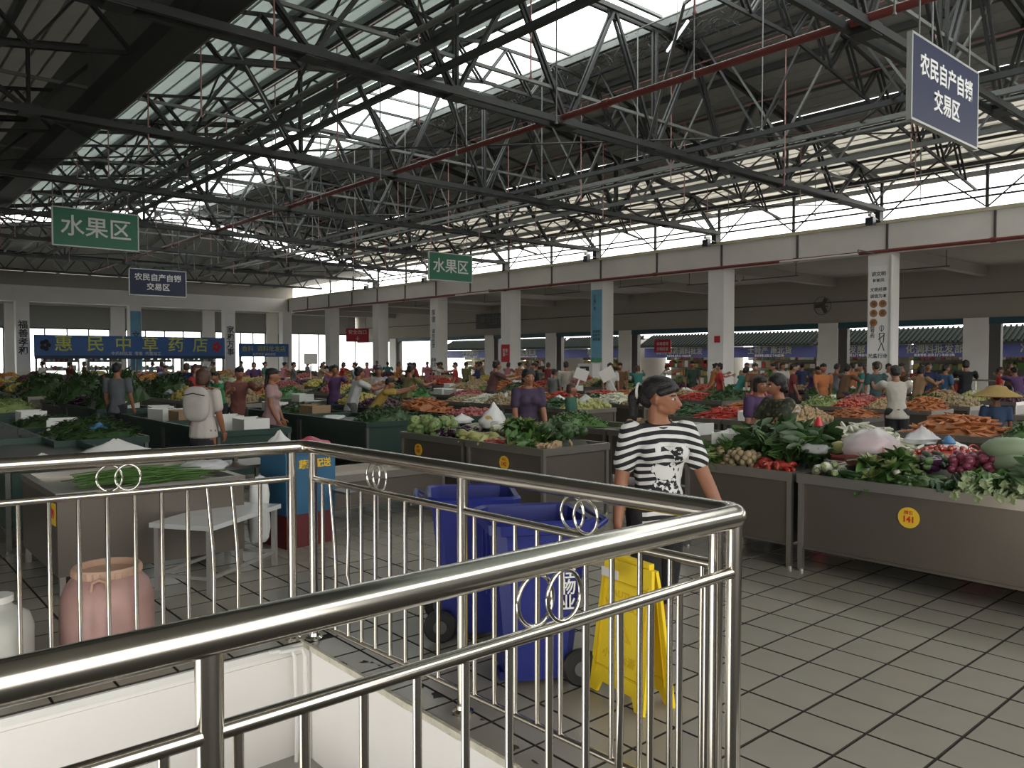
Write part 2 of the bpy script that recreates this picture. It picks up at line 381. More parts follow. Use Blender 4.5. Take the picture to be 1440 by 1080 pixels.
# hipped end beyond the main ridge, set lower so that daylight enters between them
hp = M(); n = 20
X = [-8 + (XA + .6 + 8) * i / n for i in range(n + 1)]
for i in range(n):
    a, b = X[i], X[i + 1]
    hp.add([(a, YE - .4, roofz(a) - .62), (b, YE - .4, roofz(b) - .62), (b, YB + .6, 6.75), (a, YB + .6, 6.75), (a, YE - .4, roofz(a) - .57), (b, YE - .4, roofz(b) - .57), (b, YB + .6, 6.8), (a, YB + .6, 6.8)],
           [(0, 3, 2, 1), (4, 5, 6, 7), (0, 1, 5, 4), (2, 3, 7, 6)])
    hp.bar((a, YE - .3, roofz(a) - .70), (a, YB, 6.67), .09, .12)
hp.obj('ceiling_hip', SHEET, kind='structure')
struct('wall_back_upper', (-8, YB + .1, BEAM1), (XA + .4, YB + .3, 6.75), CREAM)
# deep gutter beam between the left and right roof bays
struct('beam_gutter', (3.92, -6, 6.5), (4.45, YE - .6, 6.86), DARKST)
struct('beam_gutter_light_block', (4.0, -6, 6.86), (4.06, YE - .6, roofz(4.0) - .03), PURL)  # added upright board that keeps the skylight's light off the left roof
struct('beam_gutter_lip', (4.45, -6, 6.5), (4.49, YE - .6, 6.56), GREYST)
# ------------------------------------------------------------------ roof trusses
ZB = 6.35
def web(p, q, t, parent, name='web_bar', m=DARKST):
    return M().bar((p[0], p[1] - .05, p[2]), (q[0], q[1] - .05, q[2]), .05, t).bar((p[0], p[1] + .05, p[2]), (q[0], q[1] + .05, q[2]), .05, t).obj(name, m, parent)
nodes = [-8 + 33 / 12 * k for k in range(13)]
ord_ = ['first', 'second', 'third', 'fourth', 'fifth', 'sixth', 'seventh', 'eighth', 'ninth', 'tenth', 'eleventh', 'twelfth']
def truss(y, idx):
    t = empty('roof_truss', (0, y, ZB), label='dark steel roof truss spanning the hall, %s from the stair railing' % ord_[idx], cat='truss', group='roof trusses across the hall')
    bc = M()
    for dy in (-.14, .14): bc.box((-8, dy - .04, -.06), (25.1, dy + .04, .06))
    bc.obj('bottom_chord', DARKST, t)
    top = M()
    for a, b in ((-8, RX0), (RX0, RX1), (RX1, 25.1)):
        for dy in (-.09, .09): top.bar((a, dy, roofz(a) - .3 - ZB), (b, dy, roofz(b) - .3 - ZB), .07, .1)
    top.obj('top_chord', DARKST, t)
    for k in range(12):
        a, b = nodes[k], nodes[k + 1]; m_ = (a + b) / 2
        za, zm = roofz(a) - .3 - ZB, roofz(m_) - .3 - ZB
        web((a, 0, 0), (m_, 0, zm), .06, t); web((m_, 0, zm), (b, 0, 0), .06, t)
        if k % 2 == 0: web((a, 0, 0), (a, 0, za), .05, t, 'post_bar')
        M().box((m_ - .16, -.02, zm - .2), (m_ + .16, .02, zm + .02)).obj('gusset_plate', DARKST, t)
        M().box((a - .18, -.16, -.08), (a + .18, .16, .1)).obj('gusset_plate', DARKST, t)
    M().box((24.9, -.1, -.4), (25.15, .1, -.06)).obj('foot_block', DARKST, t)
    # thin tie above the bottom chord
    M().box((-8, -.03, .62), (25, .03, .68)).obj('tie_bar', GREYST, t)
    return t
t0 = None
for i, y in enumerate([5.3 + 6 * k for k in range(7)]):
    if t0 is None: t0 = truss(y, 0)
    else: copy(t0, (0, y, ZB), label='dark steel roof truss spanning the hall, %s from the stair railing' % ord_[i])
ts = empty('secondary_truss', (0, 8.3, 0), label='thin secondary roof frame between the main trusses, %s from the stair railing' % ord_[0], cat='truss', group='secondary frames between the trusses')
m = M()
for a, b in ((-8, RX0), (RX0, RX1), (RX1, 25)): m.bar((a, 0, roofz(a) - .34), (b, 0, roofz(b) - .34), .05, .07)
m.obj('top_chord', DARKST, ts)
m = M()
for a, b in ((-8, RX0), (RX0, RX1), (RX1, 24.4)): m.bar((a, 0, roofz(a) - 1.25), (b, 0, roofz(b) - 1.25), .05, .07)
m.obj('bottom_chord', DARKST, ts)
for k in range(21):
    a = -8 + 1.5 * k
    web((a, 0, roofz(a) - 1.25), (a + .75, 0, roofz(a + .75) - .34), .035, ts); web((a + .75, 0, roofz(a + .75) - .34), (a + 1.5, 0, roofz(a + 1.5) - 1.25), .035, ts)
for i in range(1, 6): copy(ts, (0, 8.3 + 6 * i, 0), label='thin secondary roof frame between the main trusses, %s from the stair railing' % ord_[i])
th = empty('roof_truss', (0, 48, ZB), label='low dark lattice truss under the sloping end of the roof by the back wall', cat='truss')
m = M()
for dy in (-.1, .1): m.box((-8, dy - .04, -.05), (25, dy + .04, .05))
m.obj('bottom_chord', DARKST, th)
m = M()
for k in range(24):
    a = -8 + 33 / 24 * k; m.bar((a, 0, 0), (a + .69, 0, .9), .05); m.bar((a + .69, 0, .9), (a + 1.375, 0, 0), .05)
m.box((-8, -.05, .86), (25, .05, .95)); m.obj('web', DARKST, th, kind='stuff')
# lattice purlin girders running along the hall
def lattice(x, i, dep=.85, m_=DARKST, st=1.0):
    z1 = roofz(x) - .28; z0 = max(z1 - dep, ZB + .08)
    t = empty('lattice_girder', (x, 0, z0), label='long lattice girder below the roof sheets, %s counted from the arcade beam' % ord_[i], cat='girder', group='lattice girders along the hall')
    h = z1 - z0
    M().box((-.04, 2, -.05), (.04, YE - .6, .05)).obj('bottom_chord', m_, t)
    M().box((-.035, 2, h - .04), (.035, YE - .6, h + .04)).obj('top_chord', m_, t)
    d = M().bar((0, 0, 0), (0, st, h), .035, .045).mesh('diagonal', m_); d2 = M().bar((0, st, h), (0, 2 * st, 0), .035, .045).mesh('diagonal', m_)
    for k in range(int(38 / (2 * st))): link('diagonal', d, t, (0, 3.3 + 2 * st * k, 0)); link('diagonal', d2, t, (0, 3.3 + 2 * st * k, 0))
    return t
for i, (x, dp, st, mm_) in enumerate(((23.4, .6, 1, DARKST), (20.9, .6, 1, GREYST), (18.4, 3, 1.5, GREYST), (15.9, 3, 1.5, GREYST), (14.95, 3, 1.5, DARKST), (9.3, .5, 1, DARKST), (7.0, 3, 3, DARKST), (0.6, .8, 1, DARKST))): lattice(x, i, dp, mm_, st)
t = empty('tie_rail', (7.75, 0, ZB + .1), label='plain dark rail along the truss feet just right of the deepest lattice girder', cat='rail'); M().box((-.05, 2, -.05), (.05, YE - .6, .05)).obj('rail_bar', DARKST, t)
# eave posts and rails standing on the arcade beam
t = empty('eave_frame', (XA + .25, 0, BEAM1), label='thin steel posts, rails and crossed bars in the bright gap above the arcade beam', cat='frame')
ev = M().box((-.04, -.04, 0), (.04, .04, 1.45)).mesh('post', DARKST); e1 = M().bar((0, 0, .1), (0, 1.5, 1.35), .03, .04).mesh('diagonal', DARKST); e2 = M().bar((0, 1.5, 1.35), (0, 3, .1), .03, .04).mesh('diagonal', DARKST)
for k in range(15):
    link('post', ev, t, (0, 5.3 + 3 * k, 0))
    if k < 14: link('diagonal', e1, t, (0, 5.3 + 3 * k, 0)); link('diagonal', e2, t, (0, 5.3 + 3 * k, 0))
for z in (.42, .62, 1.30): M().box((-.03, -5, z - .025), (.03, YE - .4, z + .025)).obj('rail_bar', DARKST, t)
# horizontal wind bracing between bottom chords
for k, (xa, xb) in enumerate(((2.8, 8.3), (8.3, 13.8), (13.8, 19.3), (19.3, 24.6))):
    t = empty('wind_bracing', (0, 0, ZB + .12), label='crossed thin rods between truss feet, %s field counted from the arcade' % ord_[3 - k], cat='bracing', group='wind bracing rods under the roof')
    for j in range(6):
        y = 5.3 + 6 * j
        if (j + k) % 2 == 0: M().tube([(xa, y, 0), (xb, y + 6, 0)], .02, 6).obj('rod', DARKST, t); M().tube([(xb, y, .03), (xa, y + 6, .03)], .02, 6).obj('rod', DARKST, t)
        else: M().bar((xa, y, 0), ((xa + xb) / 2, y + 3, 1.2), .05).obj('rod', GREYST, t); M().bar(((xa + xb) / 2, y + 3, 1.2), (xb, y + 6, 0), .05).obj('rod', GREYST, t)
# fire pipes
def pipe_y(name, x, z, r, y0, y1, m_, label, cat='pipe'): 
    t = empty(name, (x, 0, z), label=label, cat=cat)
    M().tube([(0, y0, 0), (0, y1, 0)], r, 12).obj('pipe_run', m_, t, smooth=40)
    c = M().tube([(0, -.07, 0), (0, .07, 0)], r * 1.35, 12).mesh('coupling', m_)
    y = y0 + 1
    while y < y1: link('coupling', c, t, (0, y, 0)); y += 6
    return t
pipe_y('fire_main_pipe', 11.0, ZB + .06, .062, 3, 47, REDP, 'thick dark red fire pipe lying along the truss feet')
pipe_y('fire_pipe', XA - .13, BEAM0 + .01, .055, -5, 52, REDP, 'thin red fire pipe along the lower edge of the arcade beam')
pipe_y('conduit', 16.5, ZB + .1, .04, 3, 47, GREYST, 'grey conduit along truss feet beyond the red fire pipe')
pipe_y('conduit', 6.6, ZB + .1, .045, 3, 43, GREYST, 'grey conduit along truss feet beside the deep gutter beam')
DROPR = mat('faded_red_pipe', (.42, .22, .2), .5, 0, .2, 3)
for i, (x, m_) in enumerate(((1.6, GREYST), (5.1, DROPR), (8.2, DROPR), (10.1, GREYST), (13.3, GREYST), (15.5, DROPR), (17.9, DROPR), (20.1, DROPR), (22.4, GREYST))):
    z = roofz(x) - .55
    t = empty('sprinkler_line', (x, 0, z), label='thin branch pipe with hanging sprinkler drops, %s counted from the far left wall' % ord_[i], cat='pipe', group='sprinkler branch pipes')
    M().tube([(0, 3, 0), (0, 42, 0)], .018, 6).obj('pipe_run', m_, t)
    L = z - 6.0
    dm = M().tube([(0, 0, .0), (0, 0, -L)], .014, 6).lathe([(.0, -L - .06), (.03, -L - .05), (.03, -L - .04), (.012, -L)], 8).mesh('sprinkler_drop', m_)
    for k in range(13): link('sprinkler_drop', dm, t, (0, 4.4 + 3 * k + (i % 3) * .8, 0))
# curling wire along the lower skylight edge
m = M(); rr = random.Random(3)
for k in range(230):
    y = 8 + k * .055; x = RX1 + .15 + rr.uniform(-.2, .25); z = RZ - .2 + rr.uniform(-.4, .1); a = rr.uniform(0, 6); q = rr.uniform(.06, .13)
    m.tube([(x + q * math.cos(a + u) * .6, y + q * math.cos(u * 1.3), z + q * math.sin(a + u)) for u in (0, .9, 1.8, 2.7, 3.6, 4.5)], .008, 4)
m.obj('curled_wire', DARKST, label='tangle of curled wire along the lower edge of the skylight', cat='wire', kind='stuff')
# ------------------------------------------------------------------ stair guardrail in the foreground
P1, P2 = V((2.20, 4.44, 0)), V((2.345, 1.507, 0)); P3 = V((-1.2, 4.84, 0)); P4 = V((-1.6, 1.515, 0))
HR, MR, BR_ = 1.161, .972, .105
g = empty('guardrail', (2.3, 1.5, 0), label='polished steel tube guardrail around the open stairwell', cat='railing')
off = V((2.3, 1.5, 0))
def L(p, z): q = V(p) - off; return (q.x, q.y, z)
def bend(a, b, c, z, r=.07, n=6):
    a, b, c = V(a), V(b), V(c); u = (a - b).normalized(); w_ = (c - b).normalized(); out = []
    for i in range(n + 1):
        t = i / n; p0 = b + u * r; p2 = b + w_ * r
        out.append(L(p0 * (1 - t) ** 2 + b * 2 * t * (1 - t) + p2 * t * t, z))
    return out
def rail(a, b, z, r, name, n=16): return M().tube([L(a.lerp(b, t), z) for t in (0, .25, .5, .75, 1)], r, n).obj(name, STEEL, g, smooth=50)
hp_ = [L(P4, HR)] + bend(P4, P2, P1, HR) + bend(P2, P1, P3, HR) + [L(P3, HR)]
M().tube(hp_, .0395, 20).obj('handrail', STEEL, g, smooth=60)
PO = []
def post(p): 
    o = M().tube([L(p, .0), L(p, HR - .02)], .0265, 16).obj('post', STEEL, g, smooth=50)
    f = M().lathe([(.052, 0), (.052, .012), (.034, .022), (.030, .04)], 18).obj('flange', STEEL, o, smooth=40, loc=L(p, 0))
    PO.append(p)
def along(a, b, s): return a + (b - a).normalized() * s
n12 = (P2 - P1).length
for p in (along(P1, P2, .08), P1.lerp(P2, .5), along(P2, P1, .10), along(P1, P3, .09), along(P1, P3, 1.75), along(P2, P4, .045), V((.545, 1.512, 0)), V((-1.3, 1.54, 0))): post(p)
for (a, b) in ((along(P1, P2, .08), along(P2, P1, .1)), (along(P1, P3, .09), P3), (along(P2, P4, .045), P4)):
    rail(a, b, MR, .0185, 'middle_rail', 12); rail(a, b, BR_, .0155, 'bottom_rail', 10)
bal = M().tube([(0, 0, BR_), (0, 0, MR)], .0112, 10).mesh('baluster', STEEL, 50)
bent = M().tube([(0, 0, BR_), (.004, 0, .45), (-.002, 0, .62), (-.03, .0, MR)], .0112, 10).mesh('baluster', STEEL, 50)
dent = M().tube([(0, 0, BR_), (.004, 0, .33), (.012, 0.004, .40), (-.004, 0, .47), (0.004, 0, .7), (0, 0, MR)], [.0112, .0112, .009, .0125, .0112, .0112], 10).mesh('baluster', STEEL, 50)
def bals(a, b, s0, step, skip=(), odd={}):
    d = (b - a); n = d.length; d = d.normalized(); s = s0; k = 0
    while s < n - .05:
        if all(((a + d * s) - p).length > .05 for p in PO): link('baluster', odd.get(k, bal), g, L(a + d * s, 0))
        s += step; k += 1
bals(P1, P2, .19, .1365, odd={1: bent, 2: dent, 15: dent})
bals(P1, P3, .28, .1345, odd={1: bent, 2: bent})
bals(V((2.345, 1.507, 0)), P4, .2, .1405, odd={3: dent})
def rings(a, b, s):
    p = a + (b - a).normalized() * s; d = (b - a).normalized()
    for dx, dn in ((-.044, .009), (.044, -.009)):
        nrm = V((-d.y, d.x, 0)); c = p + d * dx + nrm * dn
        pts = []
        for k in range(28):
            t = 2 * PI * k / 28; pts.append(L(c + d * .062 * math.cos(t), (HR + MR) / 2 - .011 + .069 * math.sin(t)))
        M().tube(pts, .0062, 8, closed=True).obj('ring', RINGM, g, smooth=60)
rings(P1, P2, .75); rings(P1, P2, 2.2); rings(P1, P3, 1.03); rings(P2, P4, .90)
# white drain pipes in the corner of the stairwell
t = empty('drain_pipes', (2.05, 4.30, -.8), label='pair of thin white pipes in the corner of the stairwell', cat='pipe')
for dx, dy in ((0, 0), (.05, -.03)):
    M().tube([(dx, dy, 0), (dx + .01, dy, .35), (dx, dy, .74), (dx - .02, dy + .0, .80), (dx - .15, dy + .015, .80)], .013, 8).obj('pipe_run', WPLAS, t, smooth=60)
# ================================================================== COUNTERS
SS = mat('stainless_sheet', (.16, .14, .118), .36, .6, .14, 1.4, .02, 5)
SSR = mat('stainless_rim', (.36, .335, .30), .3, .8, .1, 3)
SSD = mat('stainless_dark', (.13, .13, .12), .4, .6, .15, 2)
GRN = mat('green_counter', (.03, .06, .05), .35, .3, .2, 2)
YEL = mat('sticker_yellow', (.80, .52, .03), .5, 0, .03)
REDT = mat('sticker_red', (.55, .02, .02), .5, 0, 0)
WHT = mat('lettering_white', (.78, .78, .76), .5, 0, 0)
CT = {}
def counter(L, num=None, W=1.0, m_=SS, H=.78):
    """front faces local -X, length along +Y; returns list of (name, mesh, loc, labels)"""
    k = (L, W, m_.name, H)
    if k not in CT:
        p = []
        fp = M().box((.03, .05, .2), (.045, L - .05, H - .075)).box((.02, .05, .18), (.05, L - .05, .2)).mesh('front_panel', m_)
        bp = M().box((W - .045, .05, .2), (W - .03, L - .05, H - .075)).mesh('back_panel', m_)
        ep = M().box((.06, .03, .2), (W - .06, .045, H - .075)).mesh('end_panel', m_)
        ri = M(); t = .035
        ri.box((0, 0, H - .075), (t, L, H)).box((W - t, 0, H - .075), (W, L, H)).box((t, 0, H - .075), (W - t, t, H)).box((t, L - t, H - .075), (W - t, L, H))
        ri = ri.mesh('rim', SSR if m_ is SS else m_)
        tr = M().box((t, t, H - .09), (W - t, L - t, H - .07)).mesh('tray', SSR if m_ is SS else SSD)
        lg = M().box((-.02, -.02, .02), (.02, .02, H - .075)).lathe([(.026, 0), (.026, .02)], 10).mesh('leg', SSR if m_ is SS else SSD)
        CT[k] = (fp, bp, ep, ri, tr, lg)
    fp, bp, ep, ri, tr, lg = CT[k]
    e = empty('market_counter')
    link('front_panel', fp, e); link('back_panel', bp, e); link('rim', ri, e); link('tray', tr, e)
    link('end_panel', ep, e, (0, 0, 0)); link('end_panel', ep, e, (0, L - .075, 0))
    for x in (.03, W - .03):
        for y in (.03, L - .03): link('leg', lg, e, (x, y, 0))
    return e
def sign_disc(par, y, num, z=.55, r=.075):
    d = M().lathe([(r, -.004), (r, .004)], 28, T=Matrix.Rotation(-PI / 2, 4, 'Y')).obj('number_disc', YEL, par, loc=(.024, y, z), label='round yellow sticker with red number')
    text('摊位', r * .42, REDT, d, (-.005, 0, r * .48), (PI / 2, 0, -PI / 2), ext=.001)
    text(num, r * .78, REDT, d, (-.005, 0, -.18 * r), (PI / 2, 0, -PI / 2), ext=.001, bold=.002)
RX_ = [1.9, 5.84, 10.2, 14.6, 19.0]
rown = ['row nearest the left wall', 'row beside the stair railing', 'second row from the railing', 'third row from the railing', 'row next to the arcade']
BL = [(.25, 3.3, 4.4), (5.62, 6.95, 8.3), (9.9, 12.1, 14.3), (15.7, 18.2, 20.7), (22.1, 24.6, 27.1), (28.5, 31, 33.5), (35, 37.5, 40), (41.6, 44.2, 46.8)]
blk = ['at the stair end', 'just past the first cross aisle', 'behind the second cross aisle', 'in the middle of the hall', 'past the middle of the hall', 'two blocks short of the far end', 'next to last block', 'in the last block by the back wall']
counters = []
for r, X in enumerate(RX_):
    for b, (y0, y1, y2) in enumerate(BL):
        if r == 0 and b < 2: continue
        for side in (0, 1):
            for u, (a, c) in enumerate(((y0, y1), (y1, y2))):
                L = round(c - a - .04, 2)
                e = counter(L, m_=GRN if (r == 1 and b == 2) or (r == 0 and b < 4) else SS)
                if r == 1 and side == 0 and b == 1: e.location = (X - .39, a + .17, 0)
                elif side == 0: e.location = (X, a, 0)
                else: e.location = (X + 2.8, a + L, 0); e.rotation_euler = (0, 0, PI)
                tag(e, '%s market counter, %s, %s, %s side %s' % ('dark green' if (r == 1 and b == 2) or (r == 0 and b < 4) else 'stainless', ['leftmost row', 'railing row', 'second row', 'third row', 'arcade row'][r],
                    ['first block', 'second block', 'third block', 'fourth block', 'fifth block', 'sixth block', 'seventh block', 'last block'][b], ['front', 'rear'][side], ['near unit', 'far unit'][u]),
                    'counter', 'market counters set in islands')
                counters.append((r, b, side, u, e, L))
                if r == 1 and side == 0 and b < 2:
                    if b == 0 and u == 0: sign_disc(e, 2.15, '141')
                    elif b == 1: sign_disc(e, .64 if u == 0 else .93, '142' if u == 0 else '143', .58)
# ================================================================== PRODUCE
def leafy(col, col2, key):
    return mat(key, col, .45, 0, .35, 18, .2, 40)
GA = mat('leaf_dark', (.035, .075, .022), .45, 0, .4, 20)
GB = mat('leaf_green', (.07, .15, .035), .45, 0, .4, 20)
GC = mat('leaf_pale', (.24, .30, .11), .45, 0, .3, 14)
GW = mat('stalk_white', (.50, .52, .40), .4, 0, .12, 10)
ORG = mat('carrot_orange', (.34, .115, .035), .5, 0, .15, 16)
RED = mat('pepper_red', (.34, .035, .022), .28, 0, .15, 10)
GCU = mat('cucumber_green', (.022, .065, .018), .35, 0, .3, 14, .4, 90)
GZU = mat('zucchini_green', (.05, .09, .03), .3, 0, .35, 30)
EGG = mat('eggplant_purple', (.035, .012, .03), .18, 0, .2, 4)
POT = mat('potato_skin', (.30, .23, .13), .7, 0, .2, 20, .2, 40)
ONI = mat('red_onion_skin', (.20, .04, .07), .3, 0, .25, 12)
RAD = mat('radish_white', (.55, .55, .44), .4, 0, .1, 8)
GOU = mat('gourd_yellow_green', (.34, .34, .12), .4, 0, .2, 8)
MEL = mat('melon_pale', (.27, .34, .22), .5, 0, .15, 6)
TOM = mat('tomato_red', (.36, .06, .035), .25, 0, .15, 5)
FRO = mat('orange_peel', (.50, .23, .05), .4, 0, .1, 20)
FRY = mat('yellow_fruit', (.42, .34, .08), .4, 0, .15, 12)
GIN = mat('ginger_brown', (.34, .24, .13), .7, 0, .2, 18)
PUR = mat('dark_plum', (.07, .02, .04), .4, 0, .3, 12)
PIN = mat('pink_pulp', (.32, .09, .085), .5, 0, .3, 25)
BEA = mat('bright_bean', (.05, .17, .035), .4, 0, .3, 14)
CAL = mat('calyx_green', (.06, .12, .03), .5, 0, .2)
def nz(p, s, a): return 1 + a * noise.noise(V(p) * s)
def long_prof(L, r0, bend_, taper=(.2, .8, 1, 1, .9, .5, .12), n=8, m=None, name='x', wob=0):
    k = len(taper); pts = [(L * (i / (k - 1) - .5), bend_ * math.sin(PI * i / (k - 1)), 0) for i in range(k)]
    return M().tube(pts, [r0 * t for t in taper], n)
PR = {}
def proto(name, mb, m, smooth=70, part=None):
    me = mb.mesh(name, m, smooth); PR[name] = (me, part)
def ball(r, sq=1, wob=0, n=12, rows=8, seed=0):
    pr = [(r * math.sin(PI * i / rows) * 1.0, -r * sq * math.cos(PI * i / rows)) for i in range(rows + 1)]
    m = M().lathe(pr, n)
    if wob: m.v = [tuple(V(p) * nz(V(p) + V((seed, 0, 0)), 9, wob)) for p in m.v]
    return m
def leaf(m, base, dirv, L, W, curl, mi=0, n=4, cup=.2):
    base = V(base); d = V(dirv).normalized(); side = d.cross(V((0, 0, 1)))
    side = side.normalized() if side.length > .01 else V((1, 0, 0)); up = side.cross(d)
    vs = []
    for i in range(n + 1):
        t = i / n; wdt = W * math.sin(PI * min(.95, t * .8 + .15)) ; c = base + d * L * t + up * (-curl * L * t * t)
        ruf = .12 * W * math.sin(i * 2.1 + L * 90)
        vs += [c - side * wdt + up * (cup * wdt + ruf), c, c + side * wdt + up * (cup * wdt - ruf)]
    fs = []
    for i in range(n):
        a = i * 3; fs += [(a, a + 1, a + 4, a + 3), (a + 1, a + 2, a + 5, a + 4)]
    m.add(vs, fs, mi)
rr = random.Random(11)
proto('potato', ball(.034, .8, .35, 10, 7), POT)
proto('red_onion', M().lathe([(0.004, -.032), (.022, -.028), (.036, -.006), (.03, .018), (.012, .03), (.005, .045)], 12), ONI)
proto('tomato', M().lathe([(0.0, -.028), (.024, -.026), (.036, -.004), (.03, .02), (.012, .024), (.0, .018)], 12), TOM, part=('calyx', M().add([(0, 0, .024)] + [(.018 * math.cos(a) * (1 if k % 2 else .35), .018 * math.sin(a) * (1 if k % 2 else .35), .027) for k, a in enumerate([i * PI / 5 for i in range(10)])], [(0, 1 + i, 1 + (i + 1) % 10) for i in range(10)]).mesh('calyx', CAL)))
proto('carrot', long_prof(.19, .021, .006, (.5, 1, .95, .8, .6, .35, .1)), ORG, part=('stem_end', M().tube([(-.095, 0, 0), (-.125, .003, .004)], [.008, .004], 6).mesh('stem_end', CAL)))
proto('red_pepper', long_prof(.13, .024, .016, (.3, .95, 1, .85, .6, .35, .08)), RED, part=('stem', M().tube([(-.063, 0, 0), (-.085, -.004, .004), (-.1, -.004, .012)], .004, 6).mesh('stem', CAL)))
proto('cucumber', long_prof(.26, .022, .025), GCU)
proto('zucchini', long_prof(.16, .026, .01, (.5, .8, 1, 1, 1, .8, .3)), GZU, part=('stem', M().tube([(-.08, 0, 0), (-.1, 0, .004)], .008, 6).mesh('stem', CAL)))
proto('eggplant', long_prof(.17, .042, .012, (.4, .6, .8, 1, 1.05, .85, .3), 12), EGG, part=('calyx', M().tube([(-.1, 0, 0), (-.083, 0, 0), (-.05, .006, 0)], [.008, .02, .030], 10).mesh('calyx', CAL)))
proto('white_radish', long_prof(.27, .036, .01, (.6, 1, 1, .95, .85, .6, .08), 12), RAD, part=('cut_top', M().tube([(-.135, 0, 0), (-.15, 0, 0)], [.024, .016], 8).mesh('cut_top', GC)))
proto('winter_melon', long_prof(.36, .078, .0, (.25, .75, 1, 1, 1, .8, .25), 18), MEL)
proto('yellow_gourd', long_prof(.24, .05, .02, (.3, .5, .6, .8, 1, .9, .25), 12), GOU)
proto('ginger_root', M().tube([(-.05, 0, 0), (-.02, .005, 0), (.02, -.004, 0), (.055, .01, 0)], [.014, .024, .02, .01], 8).tube([(0, 0, 0), (.01, .04, .006)], [.018, .009], 7).tube([(-.02, 0, 0), (-.03, -.035, .0)], [.016, .008], 7), GIN)
def cabbage(r=.085, m1=0, seed=1):
    q = random.Random(seed); m = ball(r * .86, .85, .08, 12, 8, seed); m.mi = [0] * len(m.f)
    for k in range(11):
        a = k * 2.4; e = q.uniform(-.5, .6)
        m_ = M(); n = 4
        for i in range(n + 1):
            for j in range(4):
                th = a + (j / 3 - .5) * 1.5 * math.sin(PI * (i + 1.0) / (n + 2)); ph = -1.35 + (i / n) * (1.9 + e * .6)
                rr_ = r * (.92 + .14 * (i / n) ** 2 + .03 * q.random())
                m_.v.append((rr_ * math.cos(ph) * math.cos(th), rr_ * math.cos(ph) * math.sin(th), rr_ * .9 * math.sin(ph)))
        fs = [(i * 4 + j, i * 4 + j + 1, (i + 1) * 4 + j + 1, (i + 1) * 4 + j) for i in range(n) for j in range(3)]
        m.add(m_.v, fs, 1 if k > 5 else 0)
    return m
proto('green_cabbage', cabbage(.09, seed=2), [GC, GB])
def lettuce(seed=3, L=.17):
    q = random.Random(seed); m = M()
    for k in range(20):
        a = k * 2.4; t = k / 20; el = 1.45 - 1.3 * t
        leaf(m, (0, 0, .0), (math.cos(a) * math.cos(el), math.sin(a) * math.cos(el), math.sin(el)), L * (.7 + .3 * t), .05 * (.6 + .6 * t), .25 + .3 * t, 1 if k < 8 else 0, 4, .5)
    m.lathe([(.026, -.02), (.028, .02), (.01, .03)], 8, mi=2); return m
proto('lettuce_head', lettuce(), [GB, GC, GW])
def bokchoy(seed=4, L=.22, w_=.045, nl=9):
    q = random.Random(seed); m = M()
    for k in range(nl):
        a = k * 2.4; rr_ = .012 + .02 * (k / nl); dy, dz = math.cos(a), math.sin(a)
        p0 = V((-L / 2, dy * rr_ * .7, dz * rr_ * .7)); p1 = V((-.02, dy * rr_ * 1.3, dz * rr_ * 1.3)); 
        m.tube([p0, (p0 + p1) / 2 + V((0, dy * .008, dz * .008)), p1], [.011, .010, .007], 6, 1)
        leaf(m, p1, (1, dy * .35, dz * .35), L * .55, w_, .15 * dz, 0, 4, .25)
    return m
proto('bok_choy', bokchoy(), [GB, mat('stalk_pale_green', (.24, .29, .15), .4, 0, .15, 10)])
def bunch(seed, L=.34, n=14, c0=0, spread=.5):
    q = random.Random(seed); m = M()
    for k in range(n):
        a = q.uniform(0, 2 * PI); s = q.uniform(0, spread)
        d = V((1, math.cos(a) * s, math.sin(a) * s)).normalized(); p = V((-L / 2, math.cos(a) * .012, math.sin(a) * .012)); e = p + d * L * .55
        m.tube([p, e], .0035, 4, 1); leaf(m, e, d, L * .42, .028, q.uniform(-.2, .4), 0, 3, .3); leaf(m, p + d * L * .38, (d + V((0, q.uniform(-.6, .6), q.uniform(-.4, .6)))), L * .3, .022, .2, 0, 3, .3)
    return m
proto('leaf_bundle', bunch(5), [GA, GB]); proto('herb_bundle', bunch(6, .26, 16), [GB, GC])
proto('broccoli_head', ball(.07, .8, .5, 14, 10, 4).tube([(0, 0, -.1), (0, 0, -.03)], .022, 8), GA)
proto('leek_stalk', M().tube([(-.2, 0, 0), (-.05, 0, 0), (.1, .004, 0)], [.012, .010, .010], 8, 1).tube([(.09, .004, 0), (.2, .02, .0), (.3, .05, -.01)], [.010, .012, .004], 6, 0), [GB, GW])
LAST = {}
def drop(name, n, X0, X1, Y0, Y1, zf, rad_, label, cat, group, rot='flat', ang=None, flat=.9, sc=(.9, 1.12), tilt=.25, rnd=rr):
    """lay n items into a box region, each resting on the shelf or on those already there"""
    me, part = PR[name]; put = []; proto_o = None
    for k in range(n):
        best = None
        for _ in range(7):
            x, y = rnd.uniform(X0, X1), rnd.uniform(Y0, Y1); z = zf(x, y)
            for (px, py, pz) in put:
                if (px - x) ** 2 + (py - y) ** 2 < (1.75 * rad_) ** 2: z = max(z, pz + rad_ * 1.05)
            if best is None or z < best[2]: best = (x, y, z)
        put.append(best); x, y, z = best
        if rot == 'flat': ro = (rnd.uniform(0, 6), rnd.uniform(-tilt, tilt), (ang if ang is not None else 0) + (rnd.uniform(-.35, .35) if ang is not None else rnd.uniform(0, 6.3)))
        elif rot == 'up': ro = (rnd.uniform(-tilt, tilt), rnd.uniform(-tilt, tilt), rnd.uniform(0, 6.3))
        else: ro = tuple(rnd.uniform(0, 6.3) for _ in range(3))
        s = rnd.uniform(*sc); lc = (x, y, z + rad_ * flat)
        if proto_o is None:
            proto_o = link(name, me, None, lc, ro, label, cat, group, scale=s)
            if part: link(part[0], part[1], proto_o)
        else: copy(proto_o, lc, ro, scale=s)
    return proto_o
TZ = .712
def flatz(z=TZ): return lambda x, y: z
